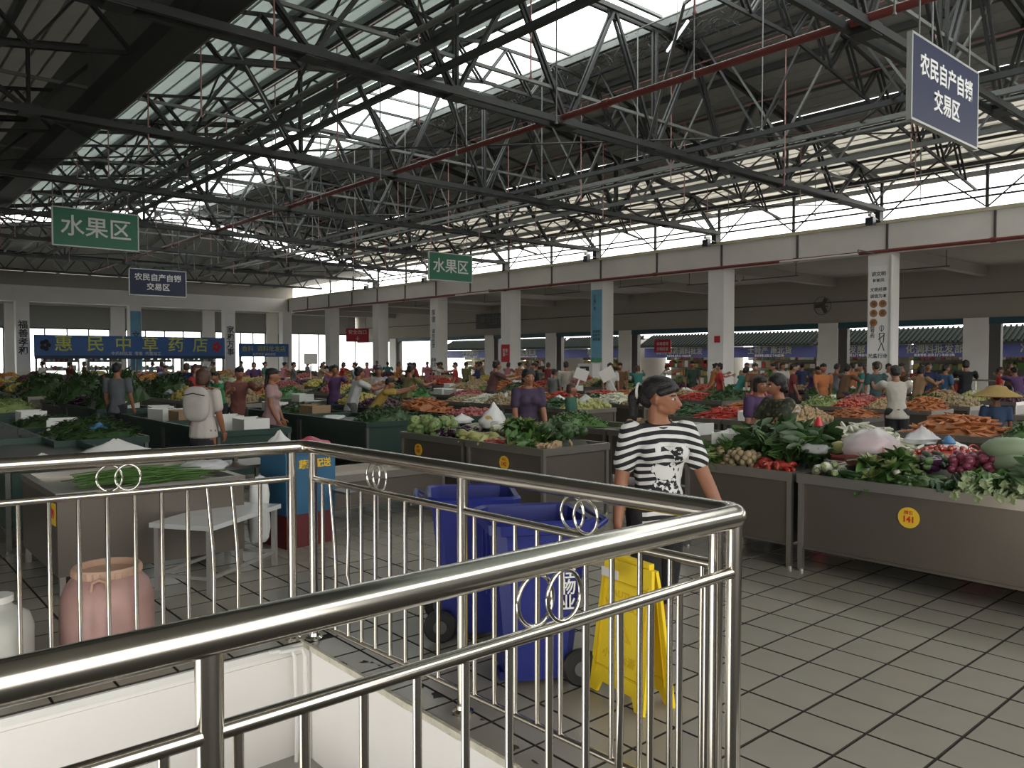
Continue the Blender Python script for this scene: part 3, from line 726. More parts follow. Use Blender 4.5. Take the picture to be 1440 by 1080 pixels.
def slope(x0, k, z=TZ): return lambda x, y: z + max(0, (x - x0)) * k
# sloping supports under the near piles: low folded cloth-covered boards
def bed(x0, x1, y0, y1, h, m_, label, name='burlap_bed', cat='sack'):
    m = M(); n = 8; q = random.Random(int(x0 * 100 + y0 * 10)); vs = []
    for i in range(n + 1):
        for j in range(n + 1):
            t = i / n; s = j / n; e = min(1, 6 * min(t + .12, 1 - t, s, 1 - s))
            vs.append((x0 + (x1 - x0) * t, y0 + (y1 - y0) * s, TZ + max(0.0, h * (t ** .8) * e + q.uniform(-.008, .008) * e)))
    fs = [(i * (n + 1) + j, (i + 1) * (n + 1) + j, (i + 1) * (n + 1) + j + 1, i * (n + 1) + j + 1) for i in range(n) for j in range(n)]
    k = len(vs); vs += [(x0, y0, TZ), (x1, y0, TZ), (x1, y1, TZ), (x0, y1, TZ)]
    m.add(vs, fs + [(k + 3, k + 2, k + 1, k)])
    return m.obj(name, m_, smooth=60, label=label, cat=cat)
SACK = mat('dark_sack', (.06, .065, .05), .9, 0, .3, 8, .3, 30)
FX = 5.90
bed(FX, 6.78, 3.36, 4.32, .25, SACK, 'dark sack under the greens at the potato end of the counter')
bed(FX, 6.78, 2.35, 3.2, .25, SACK, 'dark sack under the vegetables above the number 141 sticker')
bed(FX, 6.78, 1.3, 2.33, .25, SACK, 'dark sack under the pale leeks and melons')
zf = lambda x, y: TZ + .25 * max(0, (x - FX) / .88) ** .8
G = 'on the counter beside the striped-shirt woman'
drop('potato', 46, FX + .02, FX + .26, 3.74, 4.08, zf, .032, 'brown potatoes piled at the counter front beside the red peppers', 'potato', 'potatoes on the near counter', 'any')
drop('red_pepper', 34, FX + .03, FX + .33, 3.40, 3.70, zf, .022, 'glossy red peppers piled between potatoes and white radishes', 'pepper', 'red peppers on the near counter', 'flat')
drop('red_onion', 16, FX + .3, FX + .5, 3.85, 4.1, zf, .033, 'dark red onions in the opening of a bag behind the potatoes', 'onion', 'red onions behind the potatoes', 'any')
drop('leaf_bundle', 60, FX + .26, FX + .8, 3.38, 3.98, zf, .05, 'dark leafy bundle in the tall heap before the crouching seller', 'greens', 'dark leafy bundles heaped by the seller', 'flat', tilt=.7)
drop('herb_bundle', 22, FX + .02, FX + .7, 4.05, 4.33, zf, .035, 'loose green herb bundle at the counter end behind the striped-shirt woman', 'greens', 'herb bundles at the counter end', 'flat', tilt=.6)
drop('carrot', 16, FX + .02, FX + .22, 4.12, 4.33, zf, .02, 'orange carrots poking out of the herbs behind the striped woman', 'carrot', 'carrots at the counter end')
drop('white_radish', 7, FX + .08, FX + .3, 3.02, 3.2, zf, .036, 'white radishes laid across the counter joint', 'radish', 'white radishes by the counter joint', 'flat', ang=.35)
drop('yellow_gourd', 5, FX + .55, FX + .75, 3.05, 3.25, zf, .048, 'yellow green gourd lying behind the white radishes', 'gourd', 'yellow gourds behind the radishes', 'flat')
drop('cucumber', 20, FX + .02, FX + .3, 2.8, 3.0, zf, .022, 'dark green cucumbers between the radishes and the lettuce', 'cucumber', 'cucumbers at the counter front', 'flat', ang=1.2)
drop('cucumber', 26, FX + .35, FX + .8, 2.35, 2.72, lambda x, y: zf(x, y) + .05, .022, 'cucumber in the raised dark heap behind the eggplants', 'cucumber', 'cucumbers in the raised heap', 'flat', ang=.9)
drop('lettuce_head', 11, FX + .06, FX + .36, 2.52, 2.84, zf, .06, 'curly green lettuce head at the counter front above the yellow sticker', 'lettuce', 'lettuce heads above the sticker', 'up', flat=.5, tilt=.7, sc=(.8, 1.05))
drop('zucchini', 26, FX + .03, FX + .26, 2.28, 2.5, zf, .024, 'small striped squash piled low beside the lettuce', 'squash', 'small squashes beside the lettuce', 'flat')
drop('eggplant', 7, FX + .26, FX + .46, 2.33, 2.6, lambda x, y: zf(x, y) + .03, .04, 'shiny dark purple eggplant lying above the small squashes', 'eggplant', 'eggplants above the squashes', 'flat')
drop('cucumber', 14, FX + .03, FX + .3, 2.12, 2.28, zf, .024, 'dark green cucumbers between the squashes and the pale bok choy', 'cucumber', 'cucumbers before the bok choy', 'flat', ang=.3)
drop('red_onion', 40, FX + .36, FX + .66, 2.0, 2.3, lambda x, y: zf(x, y) + .01, .033, 'purple red onions heaped behind the squashes', 'onion', 'red onions behind the squashes', 'any')
drop('bok_choy', 30, FX + .03, FX + .40, 1.72, 2.10, zf, .036, 'bok choy with fat white stalks turned to the aisle', 'bok choy', 'bok choy at the counter front', 'flat', ang=.1, tilt=.3)
drop('winter_melon', 3, FX + .42, FX + .56, 1.78, 2.06, lambda x, y: zf(x, y) + .02, .09, 'big pale green winter melon resting behind the bok choy', 'melon', 'winter melons behind the bok choy', 'flat', ang=1.3, tilt=.1)
drop('green_cabbage', 5, FX + .45, FX + .7, 1.62, 1.8, zf, .08, 'yellow green cabbage beside the winter melons', 'cabbage', 'cabbages beside the melons', 'any')
drop('carrot', 46, FX + .58, FX + .86, 1.72, 2.12, lambda x, y: zf(x, y) + .05, .02, 'orange brown carrots heaped at the rear edge of the counter', 'carrot', 'carrots at the rear of the counter', 'flat')
drop('leaf_bundle', 14, FX + .05, FX + .4, 1.45, 1.7, zf, .05, 'dark green leaf bundle past the bok choy at the counter front', 'greens', 'leaf bundles past the bok choy', 'flat')
# centre island (second block)
GX = 5.51
bed(GX, 6.39, 5.87, 7.07, .14, SACK, 'dark sack under the red chillies and greens of the centre counter')
bed(GX, 6.39, 7.19, 8.39, .14, SACK, 'dark sack under the cabbages of the centre counter')
zg = lambda x, y: TZ + .14 * max(0, (x - GX) / .88) ** .8
drop('green_cabbage', 16, GX + .08, GX + .6, 7.92, 8.37, zg, .075, 'green cabbage at the far end of the centre counter', 'cabbage', 'cabbages on the centre counter', 'any')
drop('eggplant', 26, GX + .05, GX + .55, 7.42, 7.87, zg, .036, 'dark eggplants heaped between the cabbages and the gourds', 'eggplant', 'eggplants on the centre counter', 'flat')
drop('white_radish', 12, GX + .6, GX + .85, 7.07, 7.87, zg, .034, 'white radish laid along the back of the centre counter', 'radish', 'radishes on the centre counter', 'flat')
drop('yellow_gourd', 14, GX + .04, GX + .34, 6.89, 7.35, zg, .045, 'pale green gourds at the front beside the red chillies', 'gourd', 'gourds on the centre counter', 'flat')
drop('red_pepper', 60, GX + .03, GX + .42, 6.49, 6.87, zg, .019, 'small red chillies heaped at the front of the centre counter', 'pepper', 'red chillies on the centre counter', 'flat')
drop('lettuce_head', 9, GX + .5, GX + .8, 6.57, 7.02, zg, .06, 'green lettuce behind the red chillies', 'lettuce', 'lettuce on the centre counter', 'up', flat=.5, tilt=.7)
drop('herb_bundle', 20, GX + .05, GX + .5, 6.12, 6.49, zg, .035, 'leafy green bundle at the front corner beside the red chillies', 'greens', 'green bundles on the centre counter', 'flat', tilt=.6)
drop('broccoli_head', 14, GX + .45, GX + .8, 6.02, 6.47, zg, .06, 'dark green broccoli head heaped at the back corner of the centre counter', 'broccoli', 'broccoli on the centre counter', 'any')
drop('ginger_root', 22, GX + .12, GX + .5, 5.87, 6.09, zg, .022, 'knobbly brown ginger at the near corner of the centre counter', 'ginger', 'ginger on the centre counter', 'flat')
# ------------------------------------------------------------------ distant heaps of produce, one object each
HM = {}
def heap_mesh(kind, seed, m0):
    k = (kind, seed, m0.name)
    if k in HM: return HM[k]
    q = random.Random(seed * 17 + len(kind)); m = M(); W2, L2, Hh = .40, .36, .22
    n = 7; vs = []
    def hz(x, y): return max(0, Hh * (1 - (abs(x) / W2) ** 2.4) * (1 - (abs(y) / L2) ** 2.4)) ** .8 * .55 + (x + W2) * .10
    for i in range(n + 1):
        for j in range(n + 1):
            x, y = W2 * (2 * i / n - 1), L2 * (2 * j / n - 1); vs.append((x, y, hz(x, y)))
    m.add(vs, [(i * (n + 1) + j, (i + 1) * (n + 1) + j, (i + 1) * (n + 1) + j + 1, i * (n + 1) + j + 1) for i in range(n) for j in range(n)], 0)
    if kind == 'round':
        s = q.uniform(.028, .042); b = ball(s, .9, .15, 6, 4, seed)
        for _ in range(150):
            x, y = q.uniform(-W2, W2), q.uniform(-L2, L2); m.add(b.v, b.f, 0, Matrix.Translation((x, y, hz(x, y) + s * q.uniform(.3, .9))) @ Matrix.Rotation(q.uniform(0, 6), 4, 'Z'))
    elif kind == 'long':
        b = long_prof(.17, .018, .01, (.4, 1, .9, .3), 5)
        for _ in range(120):
            x, y = q.uniform(-W2, W2), q.uniform(-L2, L2); m.add(b.v, b.f, 0, Matrix.Translation((x, y, hz(x, y) + q.uniform(0, .035))) @ Matrix.Rotation(q.uniform(0, 6), 4, 'Z') @ Matrix.Rotation(q.uniform(-.4, .4), 4, 'Y'))
    else:
        for _ in range(230):
            x, y = q.uniform(-W2, W2), q.uniform(-L2, L2); a = q.uniform(0, 6.3)
            leaf(m, (x, y, hz(x, y) + q.uniform(-.01, .02)), (math.cos(a), math.sin(a), q.uniform(.1, 1.2)), q.uniform(.06, .125), q.uniform(.013, .028), q.uniform(.1, .7), 0, 2, .4)
    HM[k] = m.mesh('heap', m0); return HM[k]
HK = [('leaf', GB, 'leafy greens'), ('leaf', GA, 'dark leaves'), ('leaf', GC, 'pale cabbage leaves'), ('round', TOM, 'tomatoes'), ('round', FRO, 'oranges'), ('round', FRY, 'yellow fruit'), ('long', ORG, 'carrots'), ('long', RED, 'red chillies'),
      ('long', GCU, 'cucumbers'), ('round', POT, 'potatoes'), ('long', RAD, 'white radishes'), ('round', GIN, 'ginger roots'), ('round', PUR, 'plums'), ('leaf', BEA, 'bright green beans'), ('round', GOU, 'yellow green melons'), ('long', EGG, 'eggplants'), ('round', PIN, 'pink fruit')]
SLOTS = {}
fruit = [4, 5, 3, 12, 14, 16, 9, 4, 5]; veg = [0, 1, 2, 6, 7, 8, 9, 10, 11, 0, 13, 15, 3, 12, 14, 5, 9, 11, 16, 1]
q = random.Random(5); seen = {}
for (r, b, side, u, e, L) in counters:
    if r == 1 and side == 0 and b in (0, 1): continue
    a = e.location.y if side == 0 else e.location.y - L
    x0 = e.location.x + .5 if side == 0 else e.location.x - .5
    n = max(1, int(L / .60)); SL_ = SLOTS.setdefault(e.name, [])
    for k in range(n):
        if b == 0 and r == 1 and k < 2 and u == 0: continue
        yy_ = a + (k + .5) * L / n; half = L / n / 2
        if q.random() < (.30 if r else (.62 if b < 4 else .35)): SL_.append((x0, yy_, half, 0)); continue
        kd, m0, nm = HK[q.choice(fruit if (b >= 4 and q.random() < .6) else ([0, 1, 8, 15, 13, 1, 2] if r == 0 and b < 4 else veg))]
        key = (nm, r, b); seen[key] = seen.get(key, 0) + 1
        lb = 'heap of %s on a counter of the %s, %s' % (nm, ['leftmost row', 'railing row', 'second row', 'third row', 'arcade row'][r], blk[b])
        hs = q.uniform(.7, 1.3) * (1.25 if b > 2 else 1)
        SL_.append((x0, yy_, half, hs))
        link(nm.split()[-1] + '_heap', heap_mesh(kd, q.randrange(3), m0), None, (x0, a + (k + .5) * L / n, TZ - .012), 0 if side == 0 else PI, lb[:200], nm.split()[-1], kind='stuff', scale=(1.1, L / n / .80, hs))
# ------------------------------------------------------------------ bags, boxes, baskets
def crumple(name, r, m_, loc, label, sx=1, sy=1, sz=.6, seed=0, cat='bag', knot=True, rot=0, group=None):
    b = ball(r, 1, 0, 20, 14); q = V((seed * 3.7, seed * 1.3, 0)); vs = []
    for p in b.v:
        p = V(p); k = 1 + .28 * noise.noise(p / r * 2.2 + q) + .12 * noise.noise(p / r * 6 + q); p = p * k
        if knot and p.z > 0:
            t = p.z / r; s = max(.16, 1 - t * .75); p = V((p.x * s, p.y * s, p.z * 1.25))
        vs.append((p.x * sx, p.y * sy, max(p.z, -r * .55) * sz + r * .55 * sz))
    b.v = vs
    return b.obj(name, m_, smooth=70, loc=loc, rot=rot, label=label, cat=cat, group=group)
WBAG = mat('white_bag_film', (.66, .66, .64), .4, 0, .08, 6)
YBAG = mat('yellow_bag_film', (.62, .45, .12), .4, 0, .2, 6)
RBAG = mat('red_bag_film', (.45, .05, .09), .35, 0, .25, 9)
BBAG = mat('blue_bag_film', (.08, .22, .42), .4, 0, .15, 9)
FOAM = mat('foam_white', (.70, .71, .68), .8, 0, .05, 20)
KRAFT = mat('carton_brown', (.30, .21, .12), .85, 0, .12, 4)
REDB = mat('red_plastic', (.38, .02, .02), .4, 0, .12, 4)
BLUEP = mat('blue_crate_plastic', (.03, .12, .22), .5, 0, .15, 5)
def foam_box(loc, rot, label, s=1, m_=FOAM, name='foam_box', cat='box', group=None):
    e = empty(name, loc, rot, label=label, cat=cat, group=group, scale=s)
    a, b, h, t = .28, .2, .22, .022
    M().box((-a, -b, 0), (a, b, t)).box((-a, -b, t), (-a + t, b, h)).box((a - t, -b, t), (a, b, h)).box((-a + t, -b, t), (a - t, -b + t, h)).box((-a + t, b - t, t), (a - t, b, h)).obj('body', m_, e)
    M().box((-a, -b, h), (-a + .03, b, h + .012)).box((a - .03, -b, h), (a, b, h + .012)).obj('rim', m_, e)
    return e
def bucket(loc, r, h, m_, label, name='plastic_basket', cat='basket'):
    e = empty(name, loc, label=label, cat=cat)
    M().lathe([(r * .75, 0), (r, h), (r * 1.06, h), (r * 1.06, h - .02), (r * .97, h - .025), (r * .95, h - .03), (r * .72, .012), (0, .012)], 24).obj('body', m_, e, smooth=40)
    M().tube([(r * 1.05 * math.cos(t), r * .9 * math.sin(t) * .3, h + r * .9 * math.sin(t)) for t in [PI * k / 10 for k in range(11)]], .006, 6).obj('handle', m_, e, smooth=60)
    return e
# on / behind the near counter
o = crumple('chilli_sack', .20, PIN, (6.30, 2.88, .83), 'big bag of pink red chillies in thin clear film on the near counter', 1.0, .95, .85, 3, cat='sack', knot=False)
crumple('clear_bag', .205, BAGM, (6.30, 2.88, .875), 'thin clear film draped over the pink chilli bag', 1.04, 1.0, .85, 8, knot=False)
crumple('clear_bag', .12, BAGM, (6.62, 2.62, 1.02), 'small crumpled clear bag behind the pink chilli bag', 1.4, 1, .6, 5)
crumple('blue_bag', .05, BBAG, (6.68, 2.44, 1.02), 'tiny bright blue bag behind the raised cucumbers', 1, 1, .8, 6)
crumple('onion_bag', .11, mat('mauve_bag', (.36, .24, .27), .4, 0, .2, 8), (6.36, 4.0, .89), 'mauve plastic bag gaping over red onions behind the potatoes', 1.3, 1, .55, 2, knot=False)
crumple('clear_bag', .13, BAGM, (6.28, 3.40, .90), 'crumpled clear bag between the leafy heap and the radishes', .8, 1.5, .5, 9, knot=False)
bucket((7.25, 2.42, .0), .17, .82, REDB, 'red plastic basket standing high behind the raised cucumbers')
foam_box((7.35, 1.55, .60), .2, 'brown carton on the lane stool behind the winter melons', 1.1, KRAFT, 'carton', 'carton')
bx('lane_stool', (7.05, 1.3, 0), (7.65, 1.8, .60), SSD, label='low dark box standing in the seller lane behind the carrots', cat='box')
foam_box((6.5, 4.22, .80), .3, 'white foam box tipped behind the herbs near the striped woman', .9)
# centre counter
o = crumple('shopping_bag', .17, WBAG, (6.23, 7.52, .845), 'tall white shopping bag with yellow print on the centre counter', 1.25, .9, 1.0, 4, rot=.4)
M().lathe([(.0, 0), (.05, .0), (.06, .004)], 14, T=Matrix.Rotation(-PI / 2, 4, 'Y')).obj('print', YBAG, o, loc=(-.17, -.02, .1))
crumple('white_bag', .11, WBAG, (6.1, 7.99, .88), 'low crumpled white bag beside the tall shopping bag', 1.5, 1, .6, 7)
crumple('white_bag', .10, WBAG, (6.2, 6.89, .89), 'crumpled white bag behind the red chillies', 1.3, 1.2, .6, 12)
foam_box((6.9, 9.2, .0), .3, 'white foam box standing in the aisle past the centre counter', 1.3)
names = ['white', 'clear', 'blue', 'red', 'yellow']
q = random.Random(21); ms = [WBAG, BAGM, BBAG, RBAG, YBAG]
cnt = 0
for (r, b, side, u, e, L) in counters:
    if (r == 1 and side == 0 and b < 2): continue
    a = e.location.y if side == 0 else e.location.y - L
    x0 = e.location.x + .5 if side == 0 else e.location.x - .5
    for (sx_, yy, half, hs) in SLOTS.get(e.name, []):
        t = q.random(); xx = sx_ + q.uniform(-.1, .1)
        where = '%s, %s, %s' % (['leftmost row', 'railing row', 'second row', 'third row', 'arcade row'][r], ['stair end', 'first cross aisle', 'second cross aisle', 'fourth block', 'fifth block', 'sixth block', 'seventh block', 'last block'][b], 'front counter' if side == 0 else 'rear counter')
        if hs and t < .34 and b < 7:
            i = q.choice([0, 0, 0, 1, 1, 2, 3]); cnt += 1
            crumple(names[i] + '_bag', q.uniform(.09, .14), ms[i], (xx, yy, TZ + .125 * hs), 'crumpled %s plastic bag on produce, %s' % (names[i], where), q.uniform(1, 1.5), q.uniform(.9, 1.3), q.uniform(.45, .8), cnt, rot=q.uniform(0, 6), group='plastic bags lying on the produce')
        elif not hs and t < .40:
            foam_box((xx, yy, TZ - .002), PI / 2 + q.uniform(-.25, .25), 'white foam box on counter, %s' % where, min(.85, half * 3.2), group='foam boxes on the counters')
        elif not hs and t < .60:
            foam_box((xx, yy, TZ - .002), PI / 2 + q.uniform(-.25, .25), 'brown carton on counter, %s' % where, min(.85, half * 3.2), KRAFT, 'carton', 'carton', group='cartons on the counters')
        elif not hs and t < .8:
            i = q.choice([0, 0, 1]); cnt += 1
            crumple(names[i] + '_bag', .14, ms[i], (xx, yy, TZ - .004), 'flattened %s plastic bag on the bare tray, %s' % (names[i], where), 1.4, 1.1, .32, cnt, rot=q.uniform(0, 6), group='plastic bags lying on the bare trays', knot=False)
# white cardboard sheets held up at the arcade row
for px, d, zz, s, tl_ in ((815, 21, 1.15, .36, .35), (858, 21, 1.15, .40, -.5), (437, 30, 1.5, .5, 0)):
    p = wp(px, d, zz)
    o = M().box((-s / 2, -.006, 0), (s / 2, .006, s * .8)).box((-.02, .006, -zz + .0), (.02, .03, .02)).obj('price_board', mat('board_white', (.62, .60, .57), .8, 0, .04), loc=p, rot=(0, tl_, -.6), label='tilted white board sticking up over the stalls %s' % {815: 'to the near side of the arcade cabinet', 858: 'just past the arcade cabinet', 437: 'before the brown doors at the far corner'}[px], cat='board')
# ------------------------------------------------------------------ left foreground things
t = empty('chive_counter', (1.22, 6.3, 0), label='stainless box counter with a tray of chives nearest the left rail', cat='counter')
CW, CL, CH_ = 1.35, 1.3, .74
M().box((0, 0, .14), (CW, .02, CH_ - .05)).obj('front_panel', SS, t); M().box((0, .02, .14), (.02, CL, CH_ - .05)).obj('side_panel', SS, t); M().box((CW - .02, .02, .14), (CW, CL, CH_ - .05)).obj('side_panel', SS, t)
M().box((-.01, -.01, CH_ - .05), (CW + .01, .05, CH_)).box((-.01, .05, CH_ - .05), (.05, CL, CH_)).box((CW - .05, .05, CH_ - .05), (CW + .01, CL, CH_)).box((.05, CL - .05, CH_ - .05), (CW - .05, CL, CH_)).obj('rim', SSR, t)
bx('tray', (.04, .04, CH_ - .06), (CW - .04, CL - .04, CH_ - .045), SSR, t)
for x in (.03, CW - .03):
    for y in (.03, CL - .03): bx('leg', (x - .02, y - .02, 0), (x + .02, y + .02, .14), SSR, t)
d = bx('number_sticker', (-.004, .05, .5), (.001, .2, .66), YEL, t, label='yellow sticker with a red number')
text('99', .09, REDT, d, (-.006, .125, .58), (PI / 2, 0, -PI / 2), ext=.001, bold=.003)
m = M(); q = random.Random(8)
for k in range(110):
    x, y = q.uniform(.25, .95), q.uniform(.2, .9); z = CH_ - .03 + q.uniform(0, .07); a = q.uniform(-.25, .25)
    m.tube([(x - .2, y - .2 * a, z), (x, y, z + .012), (x + .2, y + .2 * a, z)], .005, 4)
m.obj('chive_bundle', GB, loc=(1.35, 6.2, .0), label='bundle of long green chives lying in the near left tray', cat='chives', kind='stuff')
crumple('clear_bag', .14, BAGM, (2.45, 6.9, CH_ - .02), 'crumpled clear bag beside the chives', 1.6, .9, .45, 3, knot=False)
crumple('white_bag', .17, WBAG, (2.12, 8.35, .74), 'bundle of white plastic bags behind the chive counter', 1.9, .9, .55, 15, knot=True)
e = counter(2.6, m_=GRN); e.location = (1.15, 8.0, 0); tag(e, 'dark green market counter holding white bags behind the chive counter', 'counter', 'market counters set in islands')
crumple('white_bag', .1, WBAG, (1.5, 8.3, .72), 'small white bag on the dark green counter behind the left rail', 1.3, 1, .6, 16)
# low steel bench
t = empty('steel_bench', (2.05, 5.62, 0), rad(34), label='low white topped steel bench between the left rail and counters', cat='bench')
BW, BD, BH = .92, .52, .50
BT = mat('bench_top', (.62, .64, .64), .18, .2, .1, 4)
M().box((0, 0, BH - .035), (BW, BD, BH)).obj('bench_top', BT, t)
LGM = mat('bench_leg', (.42, .41, .38), .35, .6, .15, 8)
for x in (.04, BW - .04):
    for y in (.04, BD - .04): M().box((x - .018, y - .018, 0), (x + .018, y + .018, BH - .035)).obj('leg', LGM, t)
for y in (.04, BD - .04): M().box((.05, y - .012, .10), (BW - .05, y + .012, .125)).obj('stretcher', LGM, t)
for x in (.04, BW - .04): M().box((x - .012, .05, .10), (x + .012, BD - .05, .125)).obj('stretcher', LGM, t)
t = empty('steel_stand', (2.62, 7.2, 0), .1, label='grey stainless stand with shelf behind the low bench', cat='table')
M().box((0, 0, .66), (.75, .5, .69)).obj('table_top', SSR, t); M().box((.1, .1, .78), (.5, .45, .80)).box((.12, .12, .69), (.16, .16, .78)).box((.44, .39, .69), (.48, .43, .78)).obj('raised_plate', SS, t)
for x in (.03, .72):
    for y in (.03, .47): M().box((x - .015, y - .015, 0), (x + .015, y + .015, .66)).obj('leg', SSD, t)
# blue crate stack with red bags
p = fl(462, 790); 
t = empty('crate_stack', (3.05, 6.55, 0), .12, label='tall blue plastic bin with yellow lettering beyond the corner post', cat='bin')
M().box((0, 0, .30), (.52, .42, .86)).box((-.015, -.015, .84), (.535, .435, .88)).obj('upper_crate', BLUEP, t)
M().box((.01, .01, 0), (.51, .41, .30)).obj('lower_crate', mat('dark_red_plastic', (.12, .02, .02), .5, 0, .1), t)
text('蔬菜配送', .085, YEL, t, (.30, -.004, .74), (PI / 2, 0, 0), ext=.002, bold=.002)
crumple('red_bag', .13, RBAG, (3.36, 6.72, .88), 'wrinkled red plastic bag on the blue bin by the corner post', 1.7, 1.2, .42, 4, rot=.2)
crumple('clear_bag', .12, WBAG, (3.10, 6.78, .88), 'whitish crumpled bag beside the red bag on the blue bin', .9, .9, .75, 11)
crumple('hanging_bag', .13, WBAG, (2.80, 6.55, .12), 'dirty white bag hanging low beside the bench end', .7, .6, 2.9, 13, knot=False)
t = empty('steel_rack', (3.55, 6.35, 0), .1, label='short grey stool frame before the blue bin', cat='stool')
M().box((0, 0, .46), (.36, .3, .48)).obj('seat', SSD, t)
for x in (.02, .34):
    for y in (.02, .28): M().box((x - .012, y - .012, 0), (x + .012, y + .012, .46)).obj('leg', LGM, t)
# side counter in front of the centre island: brown panel behind the railing
e = counter(1.5, m_=SS, W=.7, H=.52); e.location = (5.2, 7.1, 0); e.rotation_euler = (0, 0, rad(90)); e.scale = (1, 1, 1.0)
tag(e, 'low stainless box counter behind the double rings of the inner rail', 'counter')
# pink plastic drum
DR = mat('drum_pink', (.40, .24, .215), .45, 0, .38, 5)
LID = mat('drum_ring', (.48, .31, .22), .5, 0, .15, 8)
p = wp(146, 4.42)
t = empty('plastic_drum', (p.x, p.y, 0), .3, label='dirty pink plastic drum with screw lid ring behind the left rail', cat='drum')
M().lathe([(.0, 0), (.20, 0), (.232, .03), (.24, .10), (.243, .25), (.238, .36), (.215, .43), (.18, .475), (.17, .49)], 36).obj('body', DR, t, smooth=50)
M().lathe([(.168, .485), (.176, .487), (.178, .525), (.172, .535), (.155, .535), (.152, .50), (.0, .495)], 36).obj('lid', LID, t, smooth=35)
rb = M()
for k in range(30): rb.bar((.177 * math.cos(k * PI / 15), .177 * math.sin(k * PI / 15), .49), (.177 * math.cos(k * PI / 15), .177 * math.sin(k * PI / 15), .523), .008)
rb.obj('lid_ribs', LID, t)
for s in (1, -1): M().tube([(s * .205 * math.cos(a_), s * .205 * math.sin(a_), z_) for a_, z_ in ((-.2, .44), (-.16, .485), (0, .50), (.16, .485), (.2, .44))], .009, 8).obj('handle', LID, t, smooth=60, rot=-2.3 if s == 1 else -2.3)
p = wp(-12, 4.05)
t = empty('plastic_jug', (p.x, p.y, 0), label='white plastic jug at the left picture edge behind the rail', cat='jug')
M().lathe([(0, 0), (.15, 0), (.165, .02), (.168, .30), (.15, .36), (.09, .40), (.07, .42), (.07, .45)], 28).obj('body', mat('jug_grey', (.46, .46, .42), .5, 0, .15, 6), t, smooth=50)
M().lathe([(.072, .435), (.078, .437), (.078, .47), (0, .472)], 24).obj('cap', WPLAS, t, smooth=40)
# ------------------------------------------------------------------ wheelie bins
BBL = mat('bin_blue', (.014, .022, .17), .38, 0, .08, 5)
def wheelie(loc, rot, label, txt=None):
    t = empty('wheelie_bin', loc, rot, label=label, cat='bin', group='blue wheelie bins')
    def ring(w_, d_, z): 
        c = .05; return [(-w_ + c, -d_, z), (w_ - c, -d_, z), (w_, -d_ + c, z), (w_, d_ - c, z), (w_ - c, d_, z), (-w_ + c, d_, z), (-w_, d_ - c, z), (-w_, -d_ + c, z)]
    prof = [(.18, .17, .04), (.235, .245, .80), (.265, .28, .81), (.27, .285, .86), (.255, .27, .875), (.235, .25, .865), (.175, .165, .07)]
    m = M(); vs = []
    for w_, d_, z in prof: vs += ring(w_, d_, z)
    fs = [(i * 8 + j, i * 8 + (j + 1) % 8, (i + 1) * 8 + (j + 1) % 8, (i + 1) * 8 + j) for i in range(len(prof) - 1) for j in range(8)]
    fs += [tuple(reversed(range(8))), tuple((len(prof) - 1) * 8 + j for j in range(8))]
    m.add(vs, fs).obj('body', BBL, t, smooth=30)
    M().tube([(-.18, .30, .82), (-.18, .345, .85), (.18, .345, .85), (.18, .30, .82)], .016, 10).obj('handle', BBL, t, smooth=60)
    for s in (-1, 1):
        wh = M().lathe([(.0, -.022), (.085, -.022), (.098, -.01), (.098, .01), (.085, .022), (0, .022)], 24, T=Matrix.Translation((s * .215, .20, .10)) @ Matrix.Rotation(PI / 2, 4, 'Y')).obj('wheel', BLACK, t, smooth=40)
        M().lathe([(.0, -.028), (.04, -.028), (.04, .028), (0, .028)], 14, T=Matrix.Translation((s * .215, .20, .10)) @ Matrix.Rotation(PI / 2, 4, 'Y')).obj('hub', SSD, wh)
    M().box((-.05, -.19, 0), (.05, -.12, .045)).obj('foot', BBL, t)
    for x in (-.12, 0, .12): M().box((x - .01, -.252, .45), (x + .01, -.2, .78)).obj('rib', BBL, t)
    if txt: text(txt, .085, WHT, t, (.222, .13, .52), (PI / 2, 0, PI / 2), ext=.003, bold=.001, ls=.95)
    return t
wheelie((2.84, 3.10, 0), rad(-118), 'open blue wheelie bin with white characters nearest the yellow sign', '佳\n物\n业')
wheelie((3.02, 3.86, 0), rad(55), 'open blue wheelie bin farther from the yellow sign, black wheel showing')
